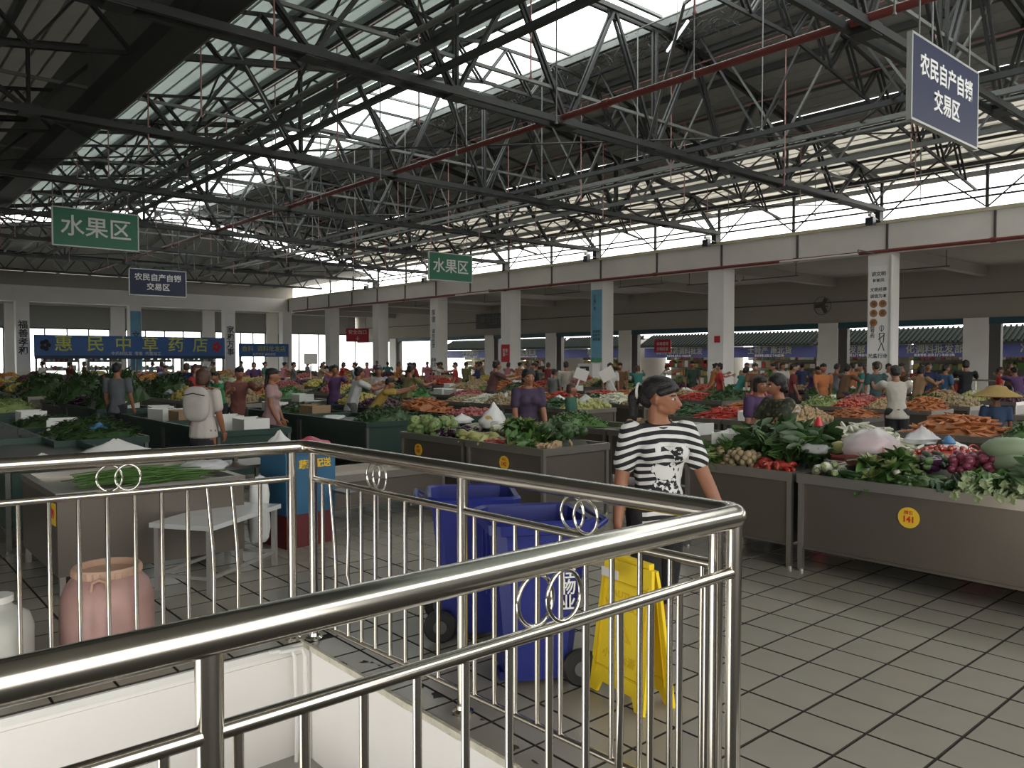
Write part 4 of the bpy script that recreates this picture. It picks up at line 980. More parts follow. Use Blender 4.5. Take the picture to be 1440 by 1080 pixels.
# ------------------------------------------------------------------ yellow folding floor sign
YS = mat('sign_yellow', (.82, .60, .02), .42, 0, .05, 4)
YD = mat('sign_relief', (.70, .47, .01), .5, 0, .05, 4)
t = empty('wet_floor_sign', (3.02, 2.56, 0), rad(-99), label='yellow folding wet floor warning sign standing between bins and woman', cat='sign', scale=(1.4, .8, 1.1))
for s, nm in ((1, 'front_board'), (-1, 'rear_board')):
    T = Matrix.Translation((0, -s * .12, 0)) @ Matrix.Rotation(s * -.17, 4, 'X')
    m = M()
    poly = [(-.15, .0), (-.105, .0), (-.085, .055), (.085, .055), (.105, 0), (.15, 0), (.135, .52), (.125, .62), (-.125, .62), (-.135, .52)]
    pr_ = M().prism(poly, .022); m.add([(x, -z_, y) for x, y, z_ in pr_.v], pr_.f, 0, T)
    b_ = m.obj(nm, YS, t)
    fr = M()
    for a, b in (((-.12, .09), (-.112, .54)), ((.112, .09), (.12, .54))): fr.box((a[0], -.030, a[1]), (b[0], -.022, b[1]), 0, T)
    fr.box((-.12, -.030, .12), (.12, -.022, .128), 0, T).box((-.12, -.030, .52), (.12, -.022, .528), 0, T); fr.obj('raised_border', YD, b_)
    if s == 1:
        bx('label_window', (-.06, -.162, .56), (.03, -.158, .60), MT['board_white'], b_)
        rt = T.to_euler()
        for body, sz, z_ in (('CAUTION', .042, .47), ('WET FLOOR', .036, .42), ('△', .12, .31), ('小心地滑', .045, .19)):
            pt = T @ V((0, -.024, z_)); text(body, sz, YD, b_, pt, (PI / 2 + rt.x, 0, 0), ext=.002, bold=.001)
bx('hinge', (-.1, -.02, .61), (.1, .02, .635), YS, t)
# ================================================================== HANGING SIGNS, BANNERS
SGR = mat('sign_green', (.01, .16, .08), .4, 0, .05); SBL = mat('sign_navy', (.016, .022, .065), .5, 0, .05); SED = mat('sign_edge', (.5, .52, .5), .4, .3, .05)
def hsign(name, px, d, z0, w_, h_, body, m_, size, label, ls=1., ztop=7.0):
    p = wp(px, d, z0); ztop = roofz(p.x) - .02; t = empty(name, p, 0, label=label, cat='sign', group='hanging market area signs')
    bx('board', (-w_ / 2, -.03, 0), (w_ / 2, .03, h_), m_, t)
    M().box((-w_ / 2 - .015, -.034, -.015), (w_ / 2 + .015, .034, .015)).box((-w_ / 2 - .015, -.034, h_ - .015), (w_ / 2 + .015, .034, h_ + .015)).box((-w_ / 2 - .02, -.034, 0), (-w_ / 2 + .012, .034, h_)).box((w_ / 2 - .012, -.034, 0), (w_ / 2 + .02, .034, h_)).obj('frame', SED, t)
    text(body, size, WHT, t, (0, -.034, h_ / 2), (PI / 2, 0, 0), ext=.004, bold=.006, ls=ls)
    for x in (-w_ * .38, w_ * .38): M().tube([(x, 0, h_), (x, 0, ztop - z0)], .012, 6).obj('hanger_rod', GREYST, t)
hsign('fruit_area_sign', 139, 22, 4.76, 2.15, 1.02, '水果区', SGR, .60, 'green hanging sign reading fruit area, larger one before the left trusses')
hsign('fruit_area_sign', 634, 30, 4.64, 2.0, 1.02, '水果区', SGR, .56, 'green hanging sign reading fruit area, smaller one before the arcade beam')
hsign('farmer_area_sign', 224, 31, 4.16, 2.1, 1.0, '农民自产自销\n交易区', SBL, .29, 'navy hanging sign for the farmers trading area over the herb shop', 1.25, 6.6)
t_ = wp(1278, 10.2)
hsign('farmer_area_sign', 1322, 10.9, 4.75, 2.25, 1.08, '农民自产自销\n交易区', SBL, .30, 'navy hanging sign for the farmers trading area high over the near counters', 1.25, 6.4)
# herb shop fascia at the back
BBN = mat('banner_blue', (.05, .15, .42), .5, 0, .25, .7); YTX = mat('banner_yellow', (.62, .66, .12), .5, 0, 0)
t = empty('shop_banner', (14.6, 52.2, 0), label='long blue shop banner with big yellow characters before the back wall', cat='banner')
bx('board', (-5.5, 0, 1.85), (5.5, .08, 3.1), BBN, t)
text('惠', 1.0, YTX, t, (-4.0, -.02, 2.55), (PI / 2, 0, 0), bold=.01)
for i, ch in enumerate('民中草药店'): text(ch, 1.0, YTX, t, (-2.3 + 1.55 * i, -.02, 2.55), (PI / 2, 0, 0), bold=.01)
text('中药材批发  零售  代客加工', .24, WHT, t, (0, -.02, 2.02), (PI / 2, 0, 0))
for s in (-1, 1):
    for k in range(5):
        a = k * 2 * PI / 5; M().lathe([(0, -.01), (.13, -.01), (.13, .01), (0, .01)], 12, T=Matrix.Translation((s * 4.95 + .17 * math.cos(a), -.02, 2.5 + .22 * math.sin(a))) @ Matrix.Rotation(PI / 2, 4, 'X')).obj('petal', REDT if s > 0 else BLACK, t)
for x in (-5.4, -2.7, 0, 2.7, 5.4): bx('post', (x - .05, .0, 0), (x + .05, .08, 1.85), GREYST, t)
bx('valance', (-5.5, -.02, 1.70), (5.5, .0, 1.9), mat('valance_dark', (.03, .06, .12), .6, 0, .3, 3), t)
t = empty('shop_banner', (22.7, 52.4, 0), label='short blue shop banner with small yellow characters beside the corner pillar', cat='banner')
bx('board', (-1.55, 0, 1.85), (2.0, .08, 2.75), BBN, t); text('香料  调料批发店', .42, YTX, t, (.2, -.02, 2.38), (PI / 2, 0, 0)); text('品质保证 诚信经营', .2, WHT, t, (.2, -.02, 2.02), (PI / 2, 0, 0))
for x in (-1.5, 1.95): bx('post', (x - .04, .0, 0), (x + .04, .08, 1.85), GREYST, t)
# shelves of jars under the herb banner
for i, x in enumerate((9.8, 12.2, 15.4, 18.0)):
    t = empty('goods_shelf', (x, 53.9, 0), label='pale goods shelf under the herb banner, %s from the poster pillar' % ord_[i], cat='shelf', group='shelves under the herb banner')
    for z in (.5, 1.0, 1.5): bx('shelf_board', (0, 0, z), (2.0, .4, z + .03), WHITE, t)
    for xx in (0, 1.97): bx('upright', (xx, 0, 0), (xx + .03, .4, 1.7), WHITE, t)
    mm = M(); q = random.Random(i)
    for z in (.53, 1.03, 1.53):
        xx = .08
        while xx < 1.85: w_ = q.uniform(.08, .2); mm.box((xx, .08, z), (xx + w_ * .85, .3, z + q.uniform(.12, .3)), q.randrange(4)); xx += w_
    mm.obj('packets', [POT, RED, GC, WHITE], t, kind='stuff')
# red exit banner, dark banner in the corridor
REDS = mat('banner_red', (.50, .02, .04), .5, 0, .06)
p = wp(503, 56); t = empty('exit_sign', (p.x, p.y, 2.9), -.35, label='red hanging exit sign with white characters by the far corner', cat='sign')
bx('board', (-.8, -.02, 0), (.8, .02, .95), REDS, t); text('安全出口', .33, WHT, t, (0, -.025, .68), (PI / 2, 0, 0)); text('↓', .36, WHT, t, (0, -.025, .25), (PI / 2, 0, 0))
for x in (-.6, .6): M().tube([(x, 0, .95), (x, 0, 2.37)], .015, 6).obj('hanger_rod', GREYST, t)
t = empty('wall_banner', (XB - .05, 26.75, 0), label='small red notice on the outer wall beside the blue poster pillar', cat='sign')
bx('board', (-.03, -.55, 2.05), (0, .55, 2.75), REDS, t); text('市场管理', .2, WHT, t, (-.035, 0, 2.5), (PI / 2, 0, -PI / 2)); text('文明经营', .2, WHT, t, (-.035, 0, 2.22), (PI / 2, 0, -PI / 2))
t = empty('wall_banner', (XB - .05, 40.5, 0), label='faded purple banner high on the outer wall between the far pillars', cat='banner')
bx('board', (-.03, -2.3, 3.75), (0, 2.3, 4.75), mat('banner_faded', (.07, .07, .10), .6, 0, .2, 2), t); text('惠民超市二楼', .62, mat('faded_text', (.19, .18, .13), .6, 0, 0), t, (-.035, 0, 4.25), (PI / 2, 0, -PI / 2))
# pillar posters
def poster(y, z0, z1, m_, label, items, name='pillar_poster'):
    t = empty(name, (XA - .002, y, 0), label=label, cat='poster', group='posters on the arcade pillars')
    bx('sheet', (-.012, -.31, z0), (0, .31, z1), m_, t)
    for body, sz, yy, z, mm, ls in items: text(body, sz, mm, t, (-.016, yy, z), (PI / 2, 0, -PI / 2), ext=.002, bold=.002, ls=ls)
    return t
PW = mat('poster_white', (.88, .86, .84), .6, 0, .03); PB = mat('poster_blue', (.15, .36, .50), .5, 0, .3, 1.5); INK = mat('poster_ink', (.04, .04, .045), .6, 0, 0)
BRN = mat('disc_brown', (.40, .20, .08), .6, 0, .1, 20); PGR = mat('poster_green', (.08, .30, .18), .6, 0, .2, 5)
y = PY[1]
t = poster(y, .6, 4.6, PW, 'white notice poster with brown discs and a drawn man on the nearest arcade pillar', [
    ('讲文明', .15, 0, 4.35, INK, 1), ('树新风', .12, 0, 4.15, INK, 1), ('文明经商', .13, 0, 3.86, INK, 1), ('诚信为本', .13, 0, 3.66, INK, 1), ('勤\n俭\n节\n约', .14, .17, 2.6, INK, .9), ('光盘行动', .15, 0, 1.78, INK, 1), ('吃饱', .16, .0, 1.2, PGR, 1), ('WiFi', .14, .0, .9, PGR, 1)])
for (yy, z, ch) in ((.14, 3.42, '福'), (-.14, 3.42, '禄'), (.14, 3.13, '寿'), (-.14, 3.13, '喜'), (.14, 2.84, '财')):
    d = M().lathe([(.12, -.004), (.12, .004)], 20, T=Matrix.Rotation(-PI / 2, 4, 'Y')).obj('disc', BRN, t, loc=(-.018, yy, z)); text(ch, .14, INK, d, (-.006, 0, 0), (PI / 2, 0, -PI / 2), ext=.001)
fg = M()
for (a, b) in (((-.12, 2.55), (-.12, 2.72)), ((-.2, 2.5), (-.05, 2.5)), ((-.2, 2.5), (-.17, 2.2)), ((-.05, 2.5), (-.08, 2.2)), ((-.2, 2.45), (-.02, 2.3)), ((-.12, 2.2), (-.2, 1.95)), ((-.12, 2.2), (-.02, 1.95))): fg.bar((-.016, a[0], a[1]), (-.016, b[0], b[1]), .006, .025)
fg.tube([(-.016, -.12 + .065 * math.cos(k * .5), 2.66 + .085 * math.sin(k * .5)) for k in range(13)], .008, 5, closed=True); fg.obj('drawn_figure', INK, t)
d = M().lathe([(.16, -.004), (.16, .004)], 24, T=Matrix.Rotation(-PI / 2, 4, 'Y')).obj('disc', mat('disc_ring', (.30, .20, .10), .6, 0, .1), t, loc=(-.017, 0, 1.47)); M().lathe([(.11, -.006), (.11, .006)], 24, T=Matrix.Rotation(-PI / 2, 4, 'Y')).obj('disc', PW, t, loc=(-.018, 0, 1.47))
t = poster(PY[3], 1.55, 4.65, PB, 'tall sky blue poster with a green foot on the third arcade pillar', [('公\n益\n广\n告', .17, .1, 4.1, INK, 1), ('讲诚信\n促和谐\n保质量', .15, 0, 2.7, INK, 1.1)])
bx('foot_strip', (-.016, -.31, 1.55), (-.013, .31, 1.75), PGR, t)
poster(PY[4], 1.55, 2.4, REDS, 'small red and blue poster on the fourth arcade pillar', [('安全\n第一', .2, 0, 2.0, WHT, 1)])
poster(PY[5], .6, 4.6, PW, 'white poster with black brush characters on the fifth arcade pillar', [('厚\n德', .36, 0, 4.0, INK, 1), ('诚\n信\n经\n营', .26, 0, 2.8, INK, 1), ('健康\n生活', .24, 0, 1.5, INK, 1)])
t = poster(PY[2], 1.2, 1.6, PW, 'small notice with a green triangle on the second arcade pillar', [('△', .28, 0, 1.42, PGR, 1), ('当心', .1, 0, 1.26, INK, 1)])
bx('red_tag', (-.02, -.2, 2.3), (-.0, .05, 2.55), REDS, t, label='red and pink tag')
for i, x in enumerate((8.7, 14.8, 20.8)):
    t = empty('pillar_poster', (x, YB - .002, 0), label=['ink painting poster on the back pillar left of the herb banner', 'faded blue poster on the back pillar behind the herb banner', 'white poster with brown shapes on the back pillar right of the herb banner'][i], cat='poster', group='posters on the back pillars')
    bx('sheet', (-.31, -.012, 1.0), (.31, 0, 4.7), (PW, PB, PW)[i], t)
    text(['福\n善\n孝\n和', '文\n明', '家\n和\n万\n事'][i], .5, INK, t, (0, -.016, 2.9), (PI / 2, 0, 0), ext=.002, bold=.01)
# dispenser cabinet, tube lights, cameras, wall fan
p = wp(836, 32); t = empty('ticket_cabinet', (24.3, PY[3], 0), label='tall white cabinet with a dark screen below the sky blue poster', cat='cabinet')
M().box((0, -.42, .25), (.45, .42, 1.5)).obj('body', WPLAS, t); bx('screen', (-.01, -.22, .7), (0, .30, 1.38), DKGLASS, t); bx('paper_notice', (-.016, -.05, 1.1), (-.011, .15, 1.3), WHITE, t); bx('base', (.05, -.35, 0), (.4, .35, .25), SSD, t)
for i, (x, y, ln) in enumerate(((23.7, 11.3, 2.6), (23.9, 29.2, 2.6))):
    t = empty('tube_light', (x, y, 4.87), label='white tube light hanging at the %s arcade pillar' % ('nearest' if i == 0 else 'fourth'), cat='lamp')
    M().tube([(0, 0, 0), (0, ln, .0)], .035, 10).obj('tube', WPLAS, t, smooth=50); M().tube([(0, 0, 0), (0, .0, .12), (1.2, 0, .12)], .02, 6).obj('bracket', SSD, t)
t = empty('white_downpipe', (XA - .04, PY[1] - .42, 0), label='white plastic downpipe beside the nearest arcade pillar', cat='pipe')
M().tube([(0, 0, 0), (0, 0, 4.9)], .055, 12).obj('pipe_run', WPLAS, t, smooth=50)
for z in (1.2, 3.0, 4.0): M().lathe([(.066, 0), (.066, .12)], 14).obj('coupling', WPLAS, t, loc=(0, 0, z))
t = empty('ceiling_tube_lamp', (12.9, 9.6, 8.3), .0, label='bright fluorescent tube hung at the near end of the skylight', cat='lamp')
M().tube([(0, 0, 0), (.9, 1.2, .0)], .03, 8).obj('tube', TUBE, t); M().tube([(.45, .6, 0), (.45, .6, .9)], .01, 5).obj('hanger_rod', GREYST, t)
for i, k in enumerate((1, 2, 3, 5, 6)):
    t = empty('security_camera', (XA - .10, PY[k] - .0, 6.02), label='small flood lamp and camera on the beam over the %s arcade pillar' % ['nearest', 'second', 'third', 'fifth', 'sixth'][i], cat='camera', group='cameras on the arcade beam')
    M().bar((0, 0, 0), (-.45, 0, .05), .03).obj('arm', SSD, t); M().box((-.62, -.12, -.22), (-.42, .12, .02)).obj('lamp_housing', DKGLASS, t); M().box((-.66, -.08, .04), (-.38, .02, .13)).obj('camera_body', WPLAS, t)
p = wp(1165, 34.2)
t = empty('wall_fan', (XB - .15, 17.5, 4.05), label='dark wall fan with soot stain over the outer pillar', cat='fan')
M().bar((0, 0, 0), (-.35, 0, 0), .06).obj('arm', SSD, t); M().lathe([(0, -.06), (.07, -.06), (.07, .06), (0, .06)], 12, T=Matrix.Translation((-.4, 0, 0)) @ Matrix.Rotation(PI / 2, 4, 'Y')).obj('motor', SSD, t)
for k in range(3): M().box((-.01, .05, -.09), (.01, .36, .09)).obj('blade', SSD, t, loc=(-.46, 0, 0), rot=(k * 2.094, 0, 0))
M().tube([(-.46, .4 * math.cos(a), .4 * math.sin(a)) for a in [2 * PI * i / 20 for i in range(20)]], .012, 5, closed=True).obj('cage', SSD, t)
# hanging lamp frames under the corridor soffit
m0 = None
for i, (px, d) in enumerate(((1080, 30), (1000, 32), (1280, 27), (900, 33), (790, 37), (700, 42), (600, 45))):
    p = wp(px, d, 4.75)
    if m0 is None:
        m0 = empty('hanging_rail', p, 0, label='thin dark rail on rods under the corridor soffit, %s from the camera side' % ord_[i], cat='rail', group='thin rails under the corridor soffit')
        M().tube([(0, -1.2, 0), (0, 1.2, 0)], .02, 6).obj('rail_bar', SSD, m0)
        for yy in (-1.1, 1.1): M().tube([(0, yy, 0), (0, yy, .53)], .012, 5).obj('hanger_rod', SSD, m0)
    else: copy(m0, p, 0, label='thin dark rail on rods under the corridor soffit, %s from the camera side' % ord_[i])
# ------------------------------------------------------------------ shops across the lane
AW = mat('awning_tile', (.010, .013, .011), .85, 0, .25, 5, spec=.1); FAS = mat('fascia_violet', (.05, .06, .20), .5, 0, .25, .8); FTX = mat('fascia_text', (.34, .36, .24), .5, 0, 0)
SHX = 38.5
sh = [(31.3, 26.6, '山特草药调料批发'), (25.4, 20.6, '土特产 南北货'), (19.9, 17.0, '批发部'), (16.4, 12.9, '化调料批发部'), (12.4, 7.5, '冷冻食品批发'), (38.4, 32.3, '粮油批发店'), (45.2, 39.2, '蔬果批发'), (52, 46, '干货调料行')]
for i, (ya, yb, s) in enumerate(sh):
    t = empty('lane_shop', (SHX, (ya + yb) / 2, 0), label='shop across the lane with tiled awning and violet fascia, %s counted from the near end' % ord_[[4, 3, 2, 1, 0, 5, 6, 7][i]], cat='shop', group='shops across the lane')
    h_ = (ya - yb) / 2 + .25
    aw = M(); n = int(h_ * 2 / .22)
    aw.add([(-.9, -h_, 2.45), (-.9, h_, 2.45), (.4, h_, 3.13), (.4, -h_, 3.13), (-.9, -h_, 2.38), (-.9, h_, 2.38), (.4, h_, 3.06), (.4, -h_, 3.06)], [(0, 3, 2, 1), (4, 5, 6, 7), (0, 1, 5, 4)])
    for k in range(n): aw.tube([(-.92, -h_ + .11 + k * .22, 2.49), (.4, -h_ + .11 + k * .22, 3.17)], .05, 5)
    aw.obj('awning', AW, t)
    bx('fascia', (-.25, -h_, 1.78), (-.18, h_, 2.36), FAS, t, label='violet fascia with pale characters')
    text(s, .42, FTX, t, (-.26, 0, 2.13), (PI / 2, 0, -PI / 2), bold=.004); text('批发零售 送货上门 电话订购', .14, WHT, t, (-.26, 0, 1.87), (PI / 2, 0, -PI / 2))
    bx('back_wall', (2.4, -h_, 0), (2.5, h_, 3.0), CREAM, t); bx('roof_slab', (.35, -h_, 2.9), (2.5, h_, 3.0), CONC, t)
    bx('side_wall', (0, -h_, 0), (2.4, -h_ + .1, 2.9), CREAM, t)
    mm = M(); q = random.Random(i + 50)
    for z in (.2, .7, 1.2, 1.65):
        yy = -h_ + .3
        while yy < h_ - .3: w_ = q.uniform(.1, .35); mm.box((1.6, yy, z), (1.9, yy + w_ * .9, z + q.uniform(.15, .42)), q.randrange(5)); yy += w_
        mm.box((1.55, -h_ + .2, z - .03), (2.0, h_ - .2, z), 5)
    mm.obj('goods', [POT, RED, FRY, WHITE, GB, SSD], t, kind='stuff')
    M().tube([(1.2, -.8, 2.6), (1.2, .8, 2.6)], .02, 6).obj('shop_light', TUBE, t)
# corridor railing at the right
t = empty('corridor_railing', (30.5, 9, 0), label='low steel railing in the corridor past the nearest arcade pillar', cat='railing')
for z in (.5, .95): M().tube([(0, -1.5, z), (0, 5, z)], .035, 8).obj('rail_bar', STEEL, t, smooth=50)
for k in range(8): M().tube([(0, -1.4 + .9 * k, 0), (0, -1.4 + .9 * k, .95)], .03, 8).obj('post', STEEL, t, smooth=50)

# tall dark mounds of leafy greens in the left aisle rows
for i, (px, d, sx_, sy_, sz_) in enumerate(((118, 17.2, 1.6, 1.5, 3.0), (205, 15.4, 1.5, 1.6, 3.3), (232, 19.5, 1.6, 1.6, 2.6), (30, 20, 1.8, 1.8, 2.6))):
    p = wp(px, d, 0)
    X_ = min((abs(p.x - (x + o)), x + o) for x in RX_ for o in (.5, 2.3))[1]
    link('leaves_heap', heap_mesh('leaf', i % 3, GA), None, (X_, p.y, TZ - .02), 0, 'tall dark green mound of leafy stalks, %s from the left edge stalls' % ord_[i], 'leaves', kind='stuff', scale=(sx_ * .8, sy_, sz_))
# ================================================================== PEOPLE
_ic = {}
def ico(sub):
    if sub not in _ic:
        b = bmesh.new(); bmesh.ops.create_icosphere(b, subdivisions=sub, radius=1); _ic[sub] = [v.co.copy() for v in b.verts]; b.free()
    return _ic[sub]
SUBD = 2
def hull(*els, sub=None):
    sub = sub or SUBD
    """convex hull of ellipsoids (centre, radius or radii)"""
    b = bmesh.new()
    for c, r in els:
        c = V(c); r = (r, r, r) if isinstance(r, (int, float)) else r
        for p in ico(sub): b.verts.new((c.x + p.x * r[0], c.y + p.y * r[1], c.z + p.z * r[2]))
    bmesh.ops.convex_hull(b, input=b.verts); bmesh.ops.delete(b, geom=[v for v in b.verts if not v.link_faces], context='VERTS')
    b.verts.index_update(); vs = [tuple(v.co) for v in b.verts]; fs = [tuple(v.index for v in f.verts) for f in b.faces]; b.free()
    return vs, fs
def blob(name, parts, voxel, smooth=2, extra=(), cut=None):
    m = M()
    for vs, fs in parts: m.add(vs, fs)
    me = m.mesh('tmp', BLACK); o = bpy.data.objects.new('tmp', me)
    md = o.modifiers.new('r', 'REMESH'); md.mode = 'VOXEL'; md.voxel_size = voxel; md.use_smooth_shade = True
    if smooth: sm = o.modifiers.new('s', 'SMOOTH'); sm.factor = .5; sm.iterations = smooth
    out = bake(o); bpy.data.meshes.remove(me); out.name = name
    if extra or cut:
        b = bmesh.new(); b.from_mesh(out)
        for vs, fs in extra:
            nv = [b.verts.new(v) for v in vs]
            for f in fs:
                try: b.faces.new([nv[i] for i in f]).smooth = True
                except ValueError: pass
        b.to_mesh(out); b.free()
    out.polygons.foreach_set('use_smooth', [True] * len(out.polygons))
    return out
SKIN = mat('skin', (.27, .115, .06), .5, 0, .08, 14); SKIN2 = mat('skin_pale', (.34, .18, .11), .5, 0, .06, 14)
HAIR = mat('hair_black', (.006, .005, .005), .5, 0, .3, 40, .4, 120); HAIRB = mat('hair_brown', (.06, .025, .014), .45, 0, .3, 40, .3, 120)
LIP = mat('lips', (.28, .07, .06), .4, 0, 0); EYEW = mat('eye_white', (.6, .58, .55), .3, 0, 0); SHOEW = mat('sandal_white', (.62, .6, .56), .5, 0, .05)
PROTO = {}
def figure(H=1.62, pose='stand', vox=.02, hair='short', top='tee', bottom='trousers', yaw=0, near=False, fem=False, arms=None, step=0., lean=None, fing=True, scale_w=1.0):
    """meshes of a person that faces local -Y, feet at z=0: dict body / shirt / lower / hair / shoe..."""
    key = (H, pose, vox, hair, top, bottom, yaw, near, fem, str(arms), step, scale_w)
    if key in PROTO: return PROTO[key]
    global SUBD
    SUBD = 2 if vox < .016 else 1
    sit = pose == 'sit'
    ln = {'stand': 2, 'walk': 3, 'reach': 16, 'bend': 34, 'sit': 12}[pose] if lean is None else lean
    if arms is None: arms = {'stand': ((4, 18, 6), (6, 12, 6)), 'walk': ((22, 25, 8), (-20, 12, 8)), 'reach': ((48, 40, 8), (58, 30, 10)), 'bend': ((55, 25, 8), (60, 15, 8)), 'sit': ((35, 60, 8), (40, 50, 8))}[pose]
    hipz = .53 if not sit else .30
    dz = hipz - .53
    W = scale_w
    def TT(p):
        p = V(p) + V((0, 0, dz)); q = p - V((0, 0, hipz)); a = rad(ln)
        return V((q.x, q.y * math.cos(a) - q.z * math.sin(a), q.y * math.sin(a) + q.z * math.cos(a) + hipz)) * H
    def HT(p):
        q = V(p) - V((0, 0, .87)) - V((0, .004, .012)); a = rad(yaw); q = V((q.x * math.cos(a) - q.y * math.sin(a), q.x * math.sin(a) + q.y * math.cos(a), q.z)) + V((0, 0, .87))
        b_ = rad(-ln * .5); q2 = q - V((0, 0, .86)); q2 = V((q2.x, q2.y * math.cos(b_) - q2.z * math.sin(b_), q2.y * math.sin(b_) + q2.z * math.cos(b_))); return TT(q2 + V((0, 0, .86)))
    s_ = H; sh_ = (.100 if fem else .112) * W
    def tor(g=0., neck=True):
        g_ = g; f = 1.06 if fem else 1.0
        E = lambda c, r: (TT(c), tuple((x + g_) * s_ for x in r))
        pel = E((0, .004, .535), (.092 * W * f, .066 * W, .05)); wai = E((0, .0, .62), (.074 * W, .056 * W, .04)); bel = E((0, -.012, .60), (.076 * W, .060 * W, .04))
        che = E((0, -.002, .725), (.090 * W, .062 * W, .05)); sho = E((0, .004, .800), (.100 * W, .042, .026)); 
        out = [hull(pel, wai), hull(pel, bel), hull(wai, che), hull(che, sho), hull(E((0, .006, .80), (.08 * W, .036, .03)), E((0, .004, .838), (.034, .034, .012)))]
        if not neck: out.pop()
        if fem: out += [hull(E((sgn * .042, -.052, .735), (.036, .030, .034)), E((sgn * .042, -.01, .76), (.036, .03, .03))) for sgn in (-1, 1)]
        return out
    def dirv(a, o_, sg): a = rad(a + ln * (.9)); o_ = rad(o_); return V((sg * math.sin(o_), -math.sin(a) * math.cos(o_), -math.cos(a) * math.cos(o_)))
    J = []
    for i, sg in enumerate((-1, 1)):
        a, b_, o_ = arms[i]; S = TT((sg * sh_, .004, .798)); d1 = dirv(a, o_, sg); E_ = S + d1 * .168 * H; d2 = dirv(a + b_, o_ - 3 - b_ * .15, sg); Wr = E_ + d2 * .142 * H; J.append((S, E_, Wr, d2, sg))
    def arm(i, g=0., t0=0, t1=2.):
        S, E_, Wr, d2, sg = J[i]; o = []; r0, r1, r2, r3 = (.030 + g) * s_, (.027 + g) * s_, (.024 + g) * s_, (.0165 + g) * s_
        if t1 <= 1:
            P = S.lerp(E_, t1); return [hull((S, r0 * 1.05), (P, r1 * 1.12))]
        o = [hull((S, r0), (S.lerp(E_, .5), r1)), hull((S.lerp(E_, .5), r1), (E_, r2 * 1.04)), hull((E_, r2 * 1.04), (E_.lerp(Wr, .35), r2)), hull((E_.lerp(Wr, .35), r2), (Wr.lerp(E_, 1 - min(1, t1 - 1)), r3 if t1 > 1.9 else r2))]
        return o
    def hand(i):
        S, E_, Wr, d2, sg = J[i]; z = d2.normalized(); x = V((0, -1, 0)); x = (x - z * x.dot(z)).normalized(); y = z.cross(x); o = []
        P = Wr + z * .028 * H; pr = .010 * H; sub = 2 if near else 1
        # palm: flat, thumb side towards the front (x)
        c = [(Wr, .0135 * H), (Wr + z * .05 * H + x * .015 * H, pr * .9), (Wr + z * .052 * H - x * .017 * H, pr * .8), (Wr + z * .02 * H + x * .014 * H, pr)]
        o.append(hull(*c, sub=sub)); inn = y * (-1 if (y.x * sg) > 0 else 1)
        for k, (xx, L) in enumerate(((.016, .040), (.006, .045), (-.005, .042), (-.016, .033))):
            b0 = Wr + z * .052 * H + x * xx * H; r = (.0056 if near else .0062) * H
            p1 = b0 + (z * .9 + inn * .25).normalized() * L * .45 * H; p2 = p1 + (z * .7 + inn * .7).normalized() * L * .32 * H; p3 = p2 + (z * .3 + inn).normalized() * L * .23 * H
            o += [hull((b0, r), (p1, r * .95), sub=1), hull((p1, r * .95), (p2, r * .9), sub=1), hull((p2, r * .9), (p3, r * .75), sub=1)]
        t0 = Wr + z * .018 * H + x * .016 * H; t1 = t0 + (z * .6 + x * .8).normalized() * .024 * H; t2 = t1 + (z * .9 + x * .2 + inn * .3).normalized() * .022 * H
        o += [hull((t0, .0075 * H), (t1, .0065 * H), sub=1), hull((t1, .0065 * H), (t2, .0052 * H), sub=1)]
        return o
    legs = []; K = []
    for i, sg in enumerate((-1, 1)):
        hp = V((sg * .048 * W, .004, hipz - .01))
        if sit: kn = hp + V((sg * .015, -.235, .0)); an = kn + V((0, .01, -.25 + (0 if hipz > .28 else 0)))
        else:
            st = step * (1 if i == 0 else -1)
            kn = hp + V((sg * .004, -st * .5 - .008, -.245)); an = V((sg * .052, -st + (.02 if st < 0 else 0) + .01, .045 + (.02 if st < 0 else 0)))
        K.append((hp * H, kn * H, an * H, sg))
    def leg(i, g=0., t1=2.):
        hp, kn, an, sg = K[i]; A = (.056 * W + g) * s_; B = (.037 + g) * s_; C_ = (.033 + g) * s_; D = (.021 + g) * s_
        if t1 <= 1: return [hull((hp, A), (hp.lerp(kn, t1), A * (1 - t1) + B * t1))]
        cf = kn.lerp(an, .3); o = [hull((hp, A), (kn, B))]
        if t1 >= 2: return o + [hull((kn, B * .98), (cf + V((0, .008 * H, 0)), C_)), hull((cf + V((0, .008 * H, 0)), C_), (an, D))]
        return o + [hull((kn, B), (kn.lerp(an, t1 - 1), C_))]
    def foot(i, g=0.): hp, kn, an, sg = K[i]; return [hull((an + V((0, .012, -.022)) * H, (.020 * H + g, .022 * H + g, .018 * H + g)), (an + V((sg * .004, -.075, -.032)) * H, (.024 * H + g, .022 * H + g, .0115 * H + g)), (an, .018 * H + g))]
    head = [hull((HT((0, .008, .938)), tuple(x * H for x in (.046, .054, .052))), (HT((0, -.020, .918)), tuple(x * H for x in (.040, .036, .040)))),
            hull((HT((0, -.022, .915)), tuple(x * H for x in (.038, .034, .034))), (HT((0, -.034, .882)), tuple(x * H for x in (.018, .016, .014)))),
            hull((HT((.022, -.008, .892)), .015 * H), (HT((-.022, -.008, .892)), .015 * H), (HT((0, -.03, .884)), .016 * H)),
            hull((HT((0, .012, .90)), .030 * H), (TT((0, .010, .828)), .036 * H)),
            hull((HT((0, -.055, .918)), .007 * H), (HT((0, -.066, .903)), .0075 * H), (HT((0, -.05, .932)), .006 * H))]
    for sg in (-1, 1): head += [hull((HT((sg * .047, .006, .922)), tuple(x * H for x in (.006, .012, .014))), (HT((sg * .046, .004, .908)), .006 * H))]
